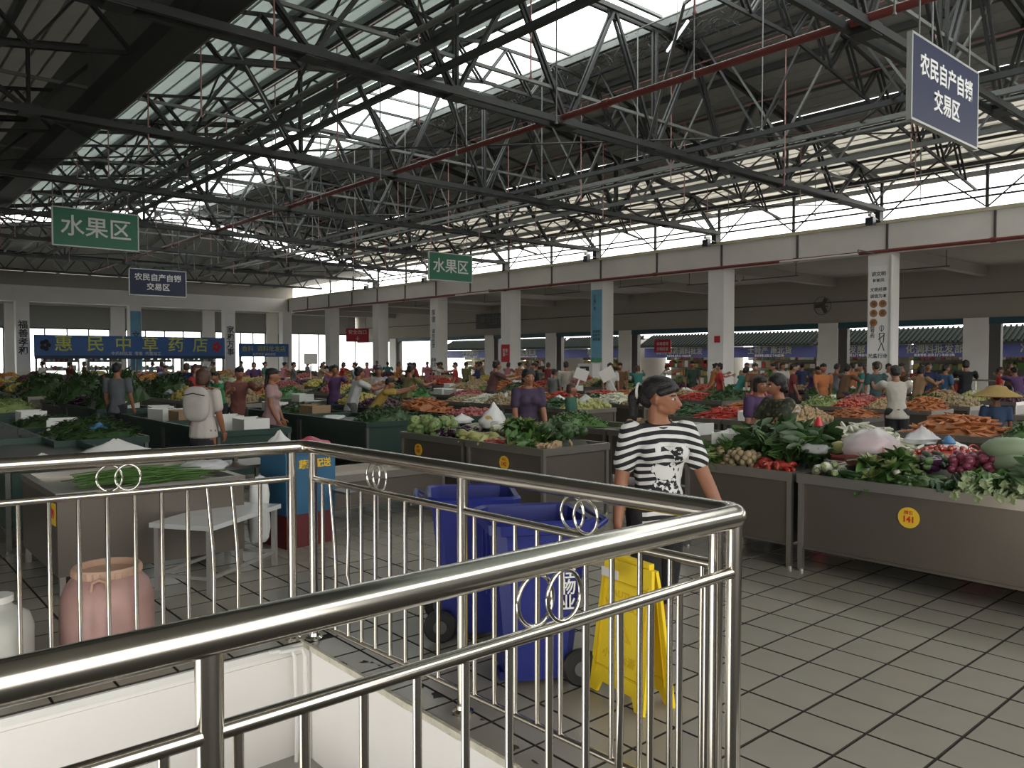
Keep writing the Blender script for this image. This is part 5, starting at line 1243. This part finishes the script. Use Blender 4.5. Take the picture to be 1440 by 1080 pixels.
    if near: head += [hull((HT((0, -.052, .893)), (.014 * H, .006 * H, .004 * H))), hull((HT((0, -.050, .889)), (.012 * H, .006 * H, .004 * H)))]
    body = tor(-.004) + head
    ex = []
    for i in (0, 1): body += arm(i) + leg(i) + foot(i); ex += hand(i)
    if near: body += ex; ex = []
    out = {'body': blob('person', body, vox, 1 if near else 2, ex)}
    g = .007
    slv = {'tee': .62, 'long': 2.0, 'vest': 0, 'dress': .4}[top]
    sp = tor(g, False)
    if top == 'dress':
        sp += [hull((TT((0, .004, .53)), tuple(x * H for x in (.11 * W, .085, .05))), (V((0, .0 - .0, hipz - .24)) * H, tuple(x * H for x in (.12 * W, .10, .02))))]
    else: sp += [hull((TT((0, 0, .535)), tuple(x * H for x in (.104 * W, .078 * W, .03))), (TT((0, -.002, .470)), tuple(x * H for x in (.110 * W, .090 * W, .012))))]
    for i in (0, 1):
        if slv: sp += arm(i, g + .002, 0, slv)
    out['shirt'] = blob('shirt', sp, max(vox, .009), 2)
    if top != 'dress' or bottom == 'trousers':
        if bottom == 'skirt': lp = [hull((V((0, .004, hipz)) * H, tuple(x * H for x in (.094 * W, .07 * W, .04))), (V((0, .0, hipz - .22)) * H, tuple(x * H for x in (.105 * W, .085 * W, .015))))]
        else:
            t1 = {'trousers': 1.9, 'shorts': .85, 'capri': 1.25}[bottom]; lp = [hull((V((0, .004, hipz + .02)) * H, tuple(x * H for x in (.090 * W, .068 * W, .035))), (K[i][0], .062 * H * W)) for i in (0, 1)]
            for i in (0, 1): lp += leg(i, .009, t1)
        out['lower'] = blob('trousers', lp, max(vox, .010), 2)
    hg = []
    if hair != 'none':
        cap = [hull((HT((0, .018, .952)), tuple(x * H for x in (.053, .054, .050))), (HT((0, -.006, .962)), tuple(x * H for x in (.048, .048, .038)))), hull((HT((0, .034, .925)), tuple(x * H for x in (.047, .036, .04))))]
        if near: cap += [hull((HT((sg * .030, -.042, .956)), .014 * H), (HT((sg * .044, -.012, .945)), .014 * H), (HT((0, -.046, .962)), .013 * H)) for sg in (-1, 1)]
        if hair == 'bob': cap += [hull((HT((sg * .038, .016, .935)), tuple(x * H for x in (.018, .034, .036))), (HT((sg * .036, .02, .885)), tuple(x * H for x in (.014, .026, .014)))) for sg in (-1, 1)] + [hull((HT((0, .042, .92)), tuple(x * H for x in (.042, .026, .05))), (HT((0, .042, .88)), tuple(x * H for x in (.036, .018, .01))))]
        if hair == 'long': cap += [hull((HT((0, .045, .92)), tuple(x * H for x in (.042, .024, .05))), (TT((0, .058, .80)), tuple(x * H for x in (.045, .016, .03))))]
        if hair == 'pony': cap += [hull((HT((0, .075, .945)), .020 * H), (HT((0, .095, .925)), .022 * H)), hull((HT((0, .095, .925)), .022 * H), (HT((0, .095, .86)), .014 * H), (HT((0, .088, .845)), .006 * H))]
        if hair == 'short': cap += [hull((HT((0, -.012, .974)), tuple(x * H for x in (.044, .044, .024))))]
        if hair == 'bun': cap += [hull((HT((0, .07, .955)), .024 * H))]
        if hair == 'full': cap = [hull((HT((0, .016, .948)), tuple(x * H for x in (.060, .060, .058)))), hull((HT((0, .03, .915)), tuple(x * H for x in (.054, .044, .045))))]
        out['hair'] = blob('hair', cap, max(vox * .6, .007) if near else max(vox * .7, .01), 1)
    out['shoes'] = [blob('shoe', foot(i, .004), max(vox * .6, .008), 1) for i in (0, 1)]
    out['HT'] = HT; out['TT'] = TT; out['K'] = K; out['J'] = J
    PROTO[key] = out; return out
def person(loc, rot, label, shirt, lower, hairm=HAIR, skin=SKIN, group=None, face=None, shoe=None, **kw):
    f = figure(**kw); H = kw.get('H', 1.62)
    def lk(nm, me, par, m):
        o = link(nm, me, par)
        if not me.materials: me.materials.append(m)
        o.material_slots[0].link = 'OBJECT'; o.material_slots[0].material = m; return o
    b = lk('person', f['body'], None, skin); b.location = loc; b.rotation_euler = (0, 0, rot); tag(b, label, 'person', group)
    lk('shirt' if kw.get('top') != 'dress' else 'dress', f['shirt'], b, shirt)
    if 'lower' in f: lk({'skirt': 'skirt', 'shorts': 'shorts'}.get(kw.get('bottom'), 'trousers'), f['lower'], b, lower)
    if 'hair' in f: lk('hair', f['hair'], b, hairm)
    for me in f['shoes']: lk('shoe', me, b, shoe or BLACK)
    if face or kw.get('near'):
        HT = f['HT']
        for sg in (-1, 1):
            e = M(); vs, fs = hull((HT((sg * .019, -.0475, .923)), (.0075 * H, .005 * H, .0036 * H))); e.add(vs, fs).obj('eye', EYEW, b, smooth=80)
            e = M(); vs, fs = hull((HT((sg * .019, -.0528, .923)), (.0036 * H, .0030 * H, .0036 * H))); e.add(vs, fs).obj('iris', HAIR, b, smooth=80)
            M().bar(HT((sg * .010, -.053, .935)), HT((sg * .032, -.045, .936)), .003 * H, .005 * H).obj('eyebrow', HAIR, b)
        vs, fs = hull((HT((0, -.0535, .8915)), (.0135 * H, .006 * H, .0042 * H))); M().add(vs, fs).obj('mouth', LIP, b, smooth=80)
    return b, f
CM = {}
def cloth(c, nm=None):
    k = 'cloth_%s' % nm if nm else 'cloth_%d_%d_%d' % tuple(int(x * 100) for x in c)
    return mat(k, c, .85, 0, .18, 5, .25, 14)
# striped shirt with a dark sketchy print on the chest
ST = bpy.data.materials.new('striped_cotton'); ST.use_nodes = True; nt = ST.node_tree; b_ = nt.nodes['Principled BSDF']; b_.inputs['Roughness'].default_value = .85
tc = nt.nodes.new('ShaderNodeTexCoord'); sp = nt.nodes.new('ShaderNodeSeparateXYZ'); nt.links.new(tc.outputs['Object'], sp.inputs[0])
def mth(op, a, b=None, c=None):
    n = nt.nodes.new('ShaderNodeMath'); n.operation = op
    for i, v in enumerate((a, b, c)):
        if v is None: continue
        if isinstance(v, (int, float)): n.inputs[i].default_value = v
        else: nt.links.new(v, n.inputs[i])
    return n.outputs[0]
def nse(scale, det=2):
    n = nt.nodes.new('ShaderNodeTexNoise'); n.inputs['Scale'].default_value = scale; n.inputs['Detail'].default_value = det; nt.links.new(tc.outputs['Object'], n.inputs['Vector']); return n.outputs[0]
x_, y_, z_ = sp.outputs
zz = mth('ADD', z_, mth('MULTIPLY', nse(3), .05)); zz = mth('ADD', zz, mth('MULTIPLY', mth('MULTIPLY', x_, x_), .9))
band = mth('GREATER_THAN', mth('FRACT', mth('MULTIPLY', zz, 24.0)), .48)
inx = mth('LESS_THAN', mth('ABSOLUTE', mth('SUBTRACT', x_, .04)), .115); inz = mth('MULTIPLY', mth('GREATER_THAN', z_, .88), mth('LESS_THAN', z_, 1.22)); iny = mth('LESS_THAN', y_, -.05)
win = mth('MULTIPLY', mth('MULTIPLY', inx, inz), iny)
blk_ = mth('LESS_THAN', nse(9, 0), .56); pr = mth('MULTIPLY', mth('GREATER_THAN', nse(34, 3), .5), mth('GREATER_THAN', nse(7, 0), .44))
sel = mth('MULTIPLY', win, blk_)
fac = mth('ADD', mth('MULTIPLY', sel, pr), mth('MULTIPLY', mth('SUBTRACT', 1, sel), band))
mx = nt.nodes.new('ShaderNodeMix'); mx.data_type = 'RGBA'; mx.inputs[6].default_value = (.62, .62, .60, 1); mx.inputs[7].default_value = (.012, .012, .015, 1)
nt.links.new(fac, mx.inputs[0]); nt.links.new(mx.outputs[2], b_.inputs['Base Color'])
p = fl(930, 950)
p = wp(925, 4.36)
wb, wf = person((p.x, p.y, 0), rad(-41 + 12), 'woman in black and white striped shirt walking past the guardrail, head turned, black ponytail', ST, cloth((.012, .012, .014)), H=1.62, pose='walk', vox=.0075, hair='pony', top='tee', bottom='capri', yaw=52, near=True, fem=True, arms=((2, 10, 14), (8, 16, 20)), step=.09, scale_w=.98, shoe=SHOEW)
HT = wf['HT']
M().tube([HT((.0 + .026 * math.cos(t), .078, .945 + .026 * math.sin(t))) for t in [k * PI / 6 for k in range(12)]], .008, 8, closed=True).obj('hair_tie', SHOEW, wb, smooth=60)
col_ = [wf['TT'](( .044 * math.cos(t), .006 + .042 * math.sin(t), .832 - .012 * math.sin(-t) * 0 - .018 * (1 if math.sin(t) < 0 else 0) * -math.sin(t))) for t in [k * PI / 12 for k in range(24)]]
M().tube(col_, .006, 6, closed=True).obj('collar', HAIR, wb, smooth=60)
# the white cord she carries and the sling of her phone
J = wf['J'][1]
# ---------------- sellers and shoppers
FLOR = bpy.data.materials.new('olive_print'); FLOR.use_nodes = True; _n = FLOR.node_tree; _v = _n.nodes.new('ShaderNodeTexVoronoi'); _v.inputs['Scale'].default_value = 22; _c = _n.nodes.new('ShaderNodeValToRGB'); _t = _n.nodes.new('ShaderNodeTexCoord')
_c.color_ramp.elements[0].color = (.20, .17, .07, 1); _c.color_ramp.elements[1].color = (.02, .025, .015, 1); _c.color_ramp.elements[1].position = .5
_n.links.new(_t.outputs['Object'], _v.inputs['Vector']); _n.links.new(_v.outputs['Distance'], _c.inputs[0]); _n.links.new(_c.outputs[0], _n.nodes['Principled BSDF'].inputs[0]); _n.nodes['Principled BSDF'].inputs['Roughness'].default_value = .85
def at(px, d):
    def bad(p):
        for X in RX_:
            o = -.39 if X == 5.84 and p.y < 9 and p.y > 5 else 0
            for a in (X + o, X + 1.8):
                if a - .26 < p.x < a + 1.26 and any(y0 - .25 < p.y < y2 + .25 for y0, y1, y2 in BL): return True
        return abs(p.x - 25.3) < .7 and any(abs(p.y - y) < .65 for y in PY)
    for k in range(60):
        for s in (1, -1):
            p = wp(px, d + s * k * .05)
            if not bad(p): return (p.x, p.y, 0)
    return tuple(wp(px, d))
CAMR = -41.0
def face(deg): return rad(CAMR + deg)       # 0 = turned towards the camera, 180 = back to it, +90 = picture right
DK = cloth((.02, .02, .025)); NV = cloth((.02, .025, .05)); GR = cloth((.10, .10, .10)); WH = cloth((.50, .48, .45))
mid = dict(vox=.014, face=True)
person(at(1103, 7.45), face(-70), 'seller in olive patterned shirt bending over the leafy heap beside a red sack', FLOR, DK, H=1.58, pose='reach', hair='full', fem=True, lean=10, arms=((25, 35, 8), (35, 20, 8)), yaw=-10, **mid)
person(at(1068, 9.2), face(20), 'seller in purple shirt seated behind the leafy heap, dark fringe', cloth((.06, .03, .09)), DK, H=1.52, pose='stand', hair='bob', fem=True, **mid)
person(at(741, 10.2), face(15), 'seller in dark purple shirt standing behind the centre counter looking down', cloth((.045, .03, .06)), DK, H=1.60, pose='stand', hair='full', fem=True, lean=8, **mid)
person(at(1262, 12.6), face(165), 'person in pale beige shirt leaning over the produce with back turned, arm out', cloth((.40, .37, .32), 'beige'), DK, H=1.64, pose='reach', hair='short', vox=.014)
person(at(285, 11.4), face(172), 'woman with pale backpack and black skirt walking away along the left aisle', cloth((.50, .46, .42), 'pack'), DK, H=1.6, pose='stand', hair='bob', hairm=HAIRB, bottom='skirt', fem=True, vox=.014)
person(at(381, 11.8), face(95), 'woman in long pale pink dress standing in profile at the left aisle', cloth((.34, .22, .22), 'pink'), DK, H=1.58, pose='stand', hair='long', top='dress', bottom='skirt', fem=True, vox=.014)
person(at(164, 13.2), face(178), 'man in grey shirt with diagonal strap seen from behind before the dark hedge of greens', cloth((.10, .11, .12)), DK, H=1.66, pose='stand', hair='short', vox=.018)
person(at(494, 14.4), face(120), 'person in white shirt leaning on the dark green counter', cloth((.46, .47, .46)), GR, H=1.6, pose='reach', hair='full', vox=.018)
person(at(524, 13.9), face(100), 'person in mustard yellow shirt bending over the counter next to the white shirt', cloth((.36, .24, .05)), DK, H=1.48, pose='bend', hair='short', vox=.018)
person(at(533, 18), face(0), 'grey haired woman in pale blouse standing behind the mustard shirt', cloth((.38, .34, .34)), DK, H=1.56, pose='stand', hair='bob', hairm=mat('hair_grey', (.08, .07, .07), .5), fem=True, vox=.02)
person(at(802, 11.6), face(70), 'child with brown hair and dark green top seated behind the broccoli', cloth((.03, .10, .07)), DK, H=1.35, pose='stand', hair='bob', hairm=HAIRB, vox=.018)
person(at(334, 13.0), face(30), 'seller in dark red brown jacket beside the basket in the left aisle', cloth((.14, .05, .04)), DK, H=1.62, pose='reach', hair='short', vox=.018)
person(at(310, 17), face(-20), 'person in bright green shirt behind the backpack woman', cloth((.02, .22, .08)), DK, H=1.5, pose='reach', hair='short', vox=.02)
person(at(1232, 17), face(185), 'person in dark teal shirt standing with back turned before the nearest arcade pillar', cloth((.03, .07, .07)), DK, H=1.66, pose='stand', hair='short', vox=.02)
person(at(1358, 19.5), face(150), 'person in black jacket and hat beside the outer pillar near the railing', cloth((.015, .015, .018)), DK, H=1.72, pose='reach', hair='full', vox=.02)
person(at(1290, 17.5), face(120), 'shopper in brown and red top in profile beside the beige shirt', cloth((.20, .12, .06)), DK, H=1.6, pose='reach', hair='bob', fem=True, vox=.02)
person(at(1329, 18.3), face(100), 'shopper in blue shirt facing the black jacket', cloth((.04, .10, .20)), DK, H=1.6, pose='stand', hair='short', vox=.02)
person(at(1405, 22), face(60), 'child in red shirt near the yellow board at the right railing', cloth((.42, .02, .02)), REDB, H=1.5, pose='stand', hair='short', vox=.02)
person(at(796, 22), face(175), 'man in beige shirt with black shoulder strap before the fourth pillar', cloth((.34, .30, .25)), DK, H=1.66, pose='stand', hair='short', vox=.02)
person(at(779, 20.5), face(140), 'child in grey top beside the beige shirt man', cloth((.12, .13, .12)), DK, H=1.46, pose='stand', hair='short', vox=.02)
person(at(689, 17), face(110), 'man in dark plum shirt standing near the fourth arcade pillar', cloth((.10, .04, .04)), DK, H=1.72, pose='reach', hair='full', vox=.02)
person(at(460, 22), face(80), 'person in orange top in profile beyond the pink dress', cloth((.42, .16, .08)), DK, H=1.56, pose='reach', hair='bob', fem=True, vox=.02)
person(at(974, 26), face(-10), 'man in dark green shirt standing at the dark shop opening', cloth((.03, .06, .04)), DK, H=1.66, pose='stand', hair='short', vox=.02)
# straw hat seller by the right tables
hb, hf = person(at(1402, 11.0), face(160), 'seated seller in blue with wide olive straw hat between the right counters', cloth((.03, .06, .12)), DK, H=1.3, pose='stand', hair='short', vox=.02)
M().lathe([(.30, 1.20), (.30, 1.205), (.14, 1.29), (.11, 1.33), (0, 1.35)], 24).lathe([(.295, 1.195), (.12, 1.275), (0, 1.30)], 24).obj('straw_hat', mat('straw_olive', (.26, .17, .05), .8, 0, .2, 20), hb, smooth=60)
# crowd along the arcade and far aisles
q = random.Random(77)
pal = [('white', (.5, .48, .46)), ('black', (.02, .02, .022)), ('navy', (.02, .03, .08)), ('maroon', (.16, .02, .03)), ('grey', (.14, .14, .14)), ('tan', (.30, .22, .14)), ('pink', (.42, .16, .20)), ('teal', (.03, .16, .14)), ('olive', (.14, .13, .05)), ('purple', (.09, .04, .12)), ('pale blue', (.22, .30, .38)), ('orange', (.4, .14, .05)), ('red', (.38, .03, .03)), ('brown', (.12, .06, .03))]
spots = [(1013, 21), (1036, 20), (1062, 19.5), (1090, 20.5), (1115, 19), (1140, 21), (1157, 18.5), (1172, 21), (1186, 19), (1199, 22), (1212, 20), (1247, 22), (1275, 23), (1305, 22), (1418, 24), (1436, 19), (898, 24), (872, 23), (858, 21.5), (757, 26), (770, 30), (742, 24), (727, 30), (712, 32), (672, 28), (655, 31), (641, 27), (625, 33), (612, 29), (601, 36), (588, 30), (576, 26), (560, 33), (545, 38), (516, 33), (500, 27), (478, 34), (448, 30), (432, 36), (412, 28), (396, 34), (372, 31), (357, 27), (240, 26), (228, 31), (262, 22), (274, 17), (98, 28), (60, 33), (118, 36), (210, 38), (340, 39), (300, 33), (455, 44), (530, 46), (620, 45), (680, 40), (925, 27), (1000, 24), (1050, 25), (1128, 25), (1100, 24), (570, 15.5), (470, 17.5)]
posen = {'stand': 'standing', 'walk': 'walking', 'reach': 'reaching out', 'bend': 'bending down'}
turn = [(0, 'facing the stair'), (90, 'in profile'), (-90, 'in profile, turned to the left wall'), (175, 'with back turned'), (130, 'half turned away')]
near_ = lambda px: 'before the herb shop' if px < 350 else 'near the far corner pillar' if px < 480 else 'by the fifth arcade pillar' if px < 660 else 'by the fourth arcade pillar' if px < 790 else 'by the third arcade pillar' if px < 950 else 'by the second arcade pillar' if px < 1110 else 'by the nearest arcade pillar' if px < 1215 else 'past the nearest arcade pillar'
used = set()
for i, (px, d) in enumerate(spots):
    for _ in range(30):
        cn, c = q.choice(pal); ps = q.choice(['stand', 'stand', 'walk', 'reach', 'bend']) if d < 30 else q.choice(['stand', 'stand', 'reach']); tn = q.choice(turn); hr = q.choice(['short', 'full', 'bob', 'bun'])
        if (cn, ps, near_(px)) not in used: break
    used.add((cn, ps, near_(px)))
    hw = {'short': 'short black hair', 'full': 'thick black hair', 'bob': 'brown bobbed hair', 'bun': 'hair in a bun'}[hr]
    person(at(px, d), face(tn[0] + q.uniform(-20, 20)), 'person in %s top, %s, %s %s' % (cn, hw, posen[ps], near_(px)), cloth(c), q.choice([DK, NV, GR]), hairm=HAIRB if hr == 'bob' else HAIR, skin=q.choice([SKIN, SKIN2]), H=1.62, pose=ps, hair=hr, top='tee', vox=.026, group=None, step=.08 if ps == 'walk' else 0.)
# aisle basket beside the red brown jacket
t = empty('wicker_basket', at(322, 12.2), 0, label='tall tan basket with pale bags on top beside the backpack woman', cat='basket')
M().lathe([(.17, 0), (.24, .45), (.255, .46), (.235, .46), (.16, .02), (0, .02)], 20).obj('body', mat('wicker_tan', (.30, .18, .08), .8, 0, .3, 30, .6, 60), t, smooth=40)
M().tube([(.24 * math.cos(a), .24 * math.sin(a), .455) for a in [k * PI / 8 for k in range(16)]], .014, 6, closed=True).obj('rim', MT['wicker_tan'], t, smooth=60)
p = t.location; crumple('white_bag', .17, WBAG, (p[0], p[1], .43), 'pale sack standing in the tan basket', 1, 1, 1.2, 31)
# tall red sack in the seller lane
p = wp(1152, 7.9); t = empty('red_sack', (p.x, p.y, 0), .4, label='bright red printed sack standing behind the yellow gourds', cat='sack')
m = ball(.5, 1, 0, 16, 10); m.v = [(x * .24 * (1 + .2 * z), y * .16, (z + .5) * 1.12) for x, y, z in m.v]; m.obj('body', mat('sack_red', (.55, .03, .03), .45, 0, .15, 8), t, smooth=60)
text('大米', .1, WHT, t, (0, -.10, .95), (PI / 2 - .25, 0, 0), ext=.01)

wbp = bpy.data.objects
def backpack(pos, rot, m_, label):
    t = empty('backpack', pos, rot, label=label, cat='backpack')
    b = ball(.5, 1, 0, 16, 10); b.v = [(math.copysign(abs(x * 2) ** .7, x) * .16, math.copysign(abs(y * 2) ** .7, y) * .07, math.copysign(abs(z * 2) ** .7, z) * .21) for x, y, z in b.v]
    b.obj('body', m_, t, smooth=60)
    for s in (-1, 1): M().tube([(s * .10, -.06, .2), (s * .12, -.10, .26), (s * .13, -.16, .22)], .016, 6).obj('strap', BLACK, t, smooth=60)
    M().tube([(-.14, .06, .1), (0, .075, .13), (.14, .06, .1)], .006, 5).obj('zip', BLACK, t, smooth=60)
P_ = at(285, 11.4); a_ = face(172)
backpack((P_[0] - math.sin(a_) * .155, P_[1] + math.cos(a_) * .155, 1.16), a_, cloth((.45, .42, .39), 'pack2'), 'pale grey backpack with dark straps on the woman in the left aisle')
bpy.data.scenes.remove(_ts)
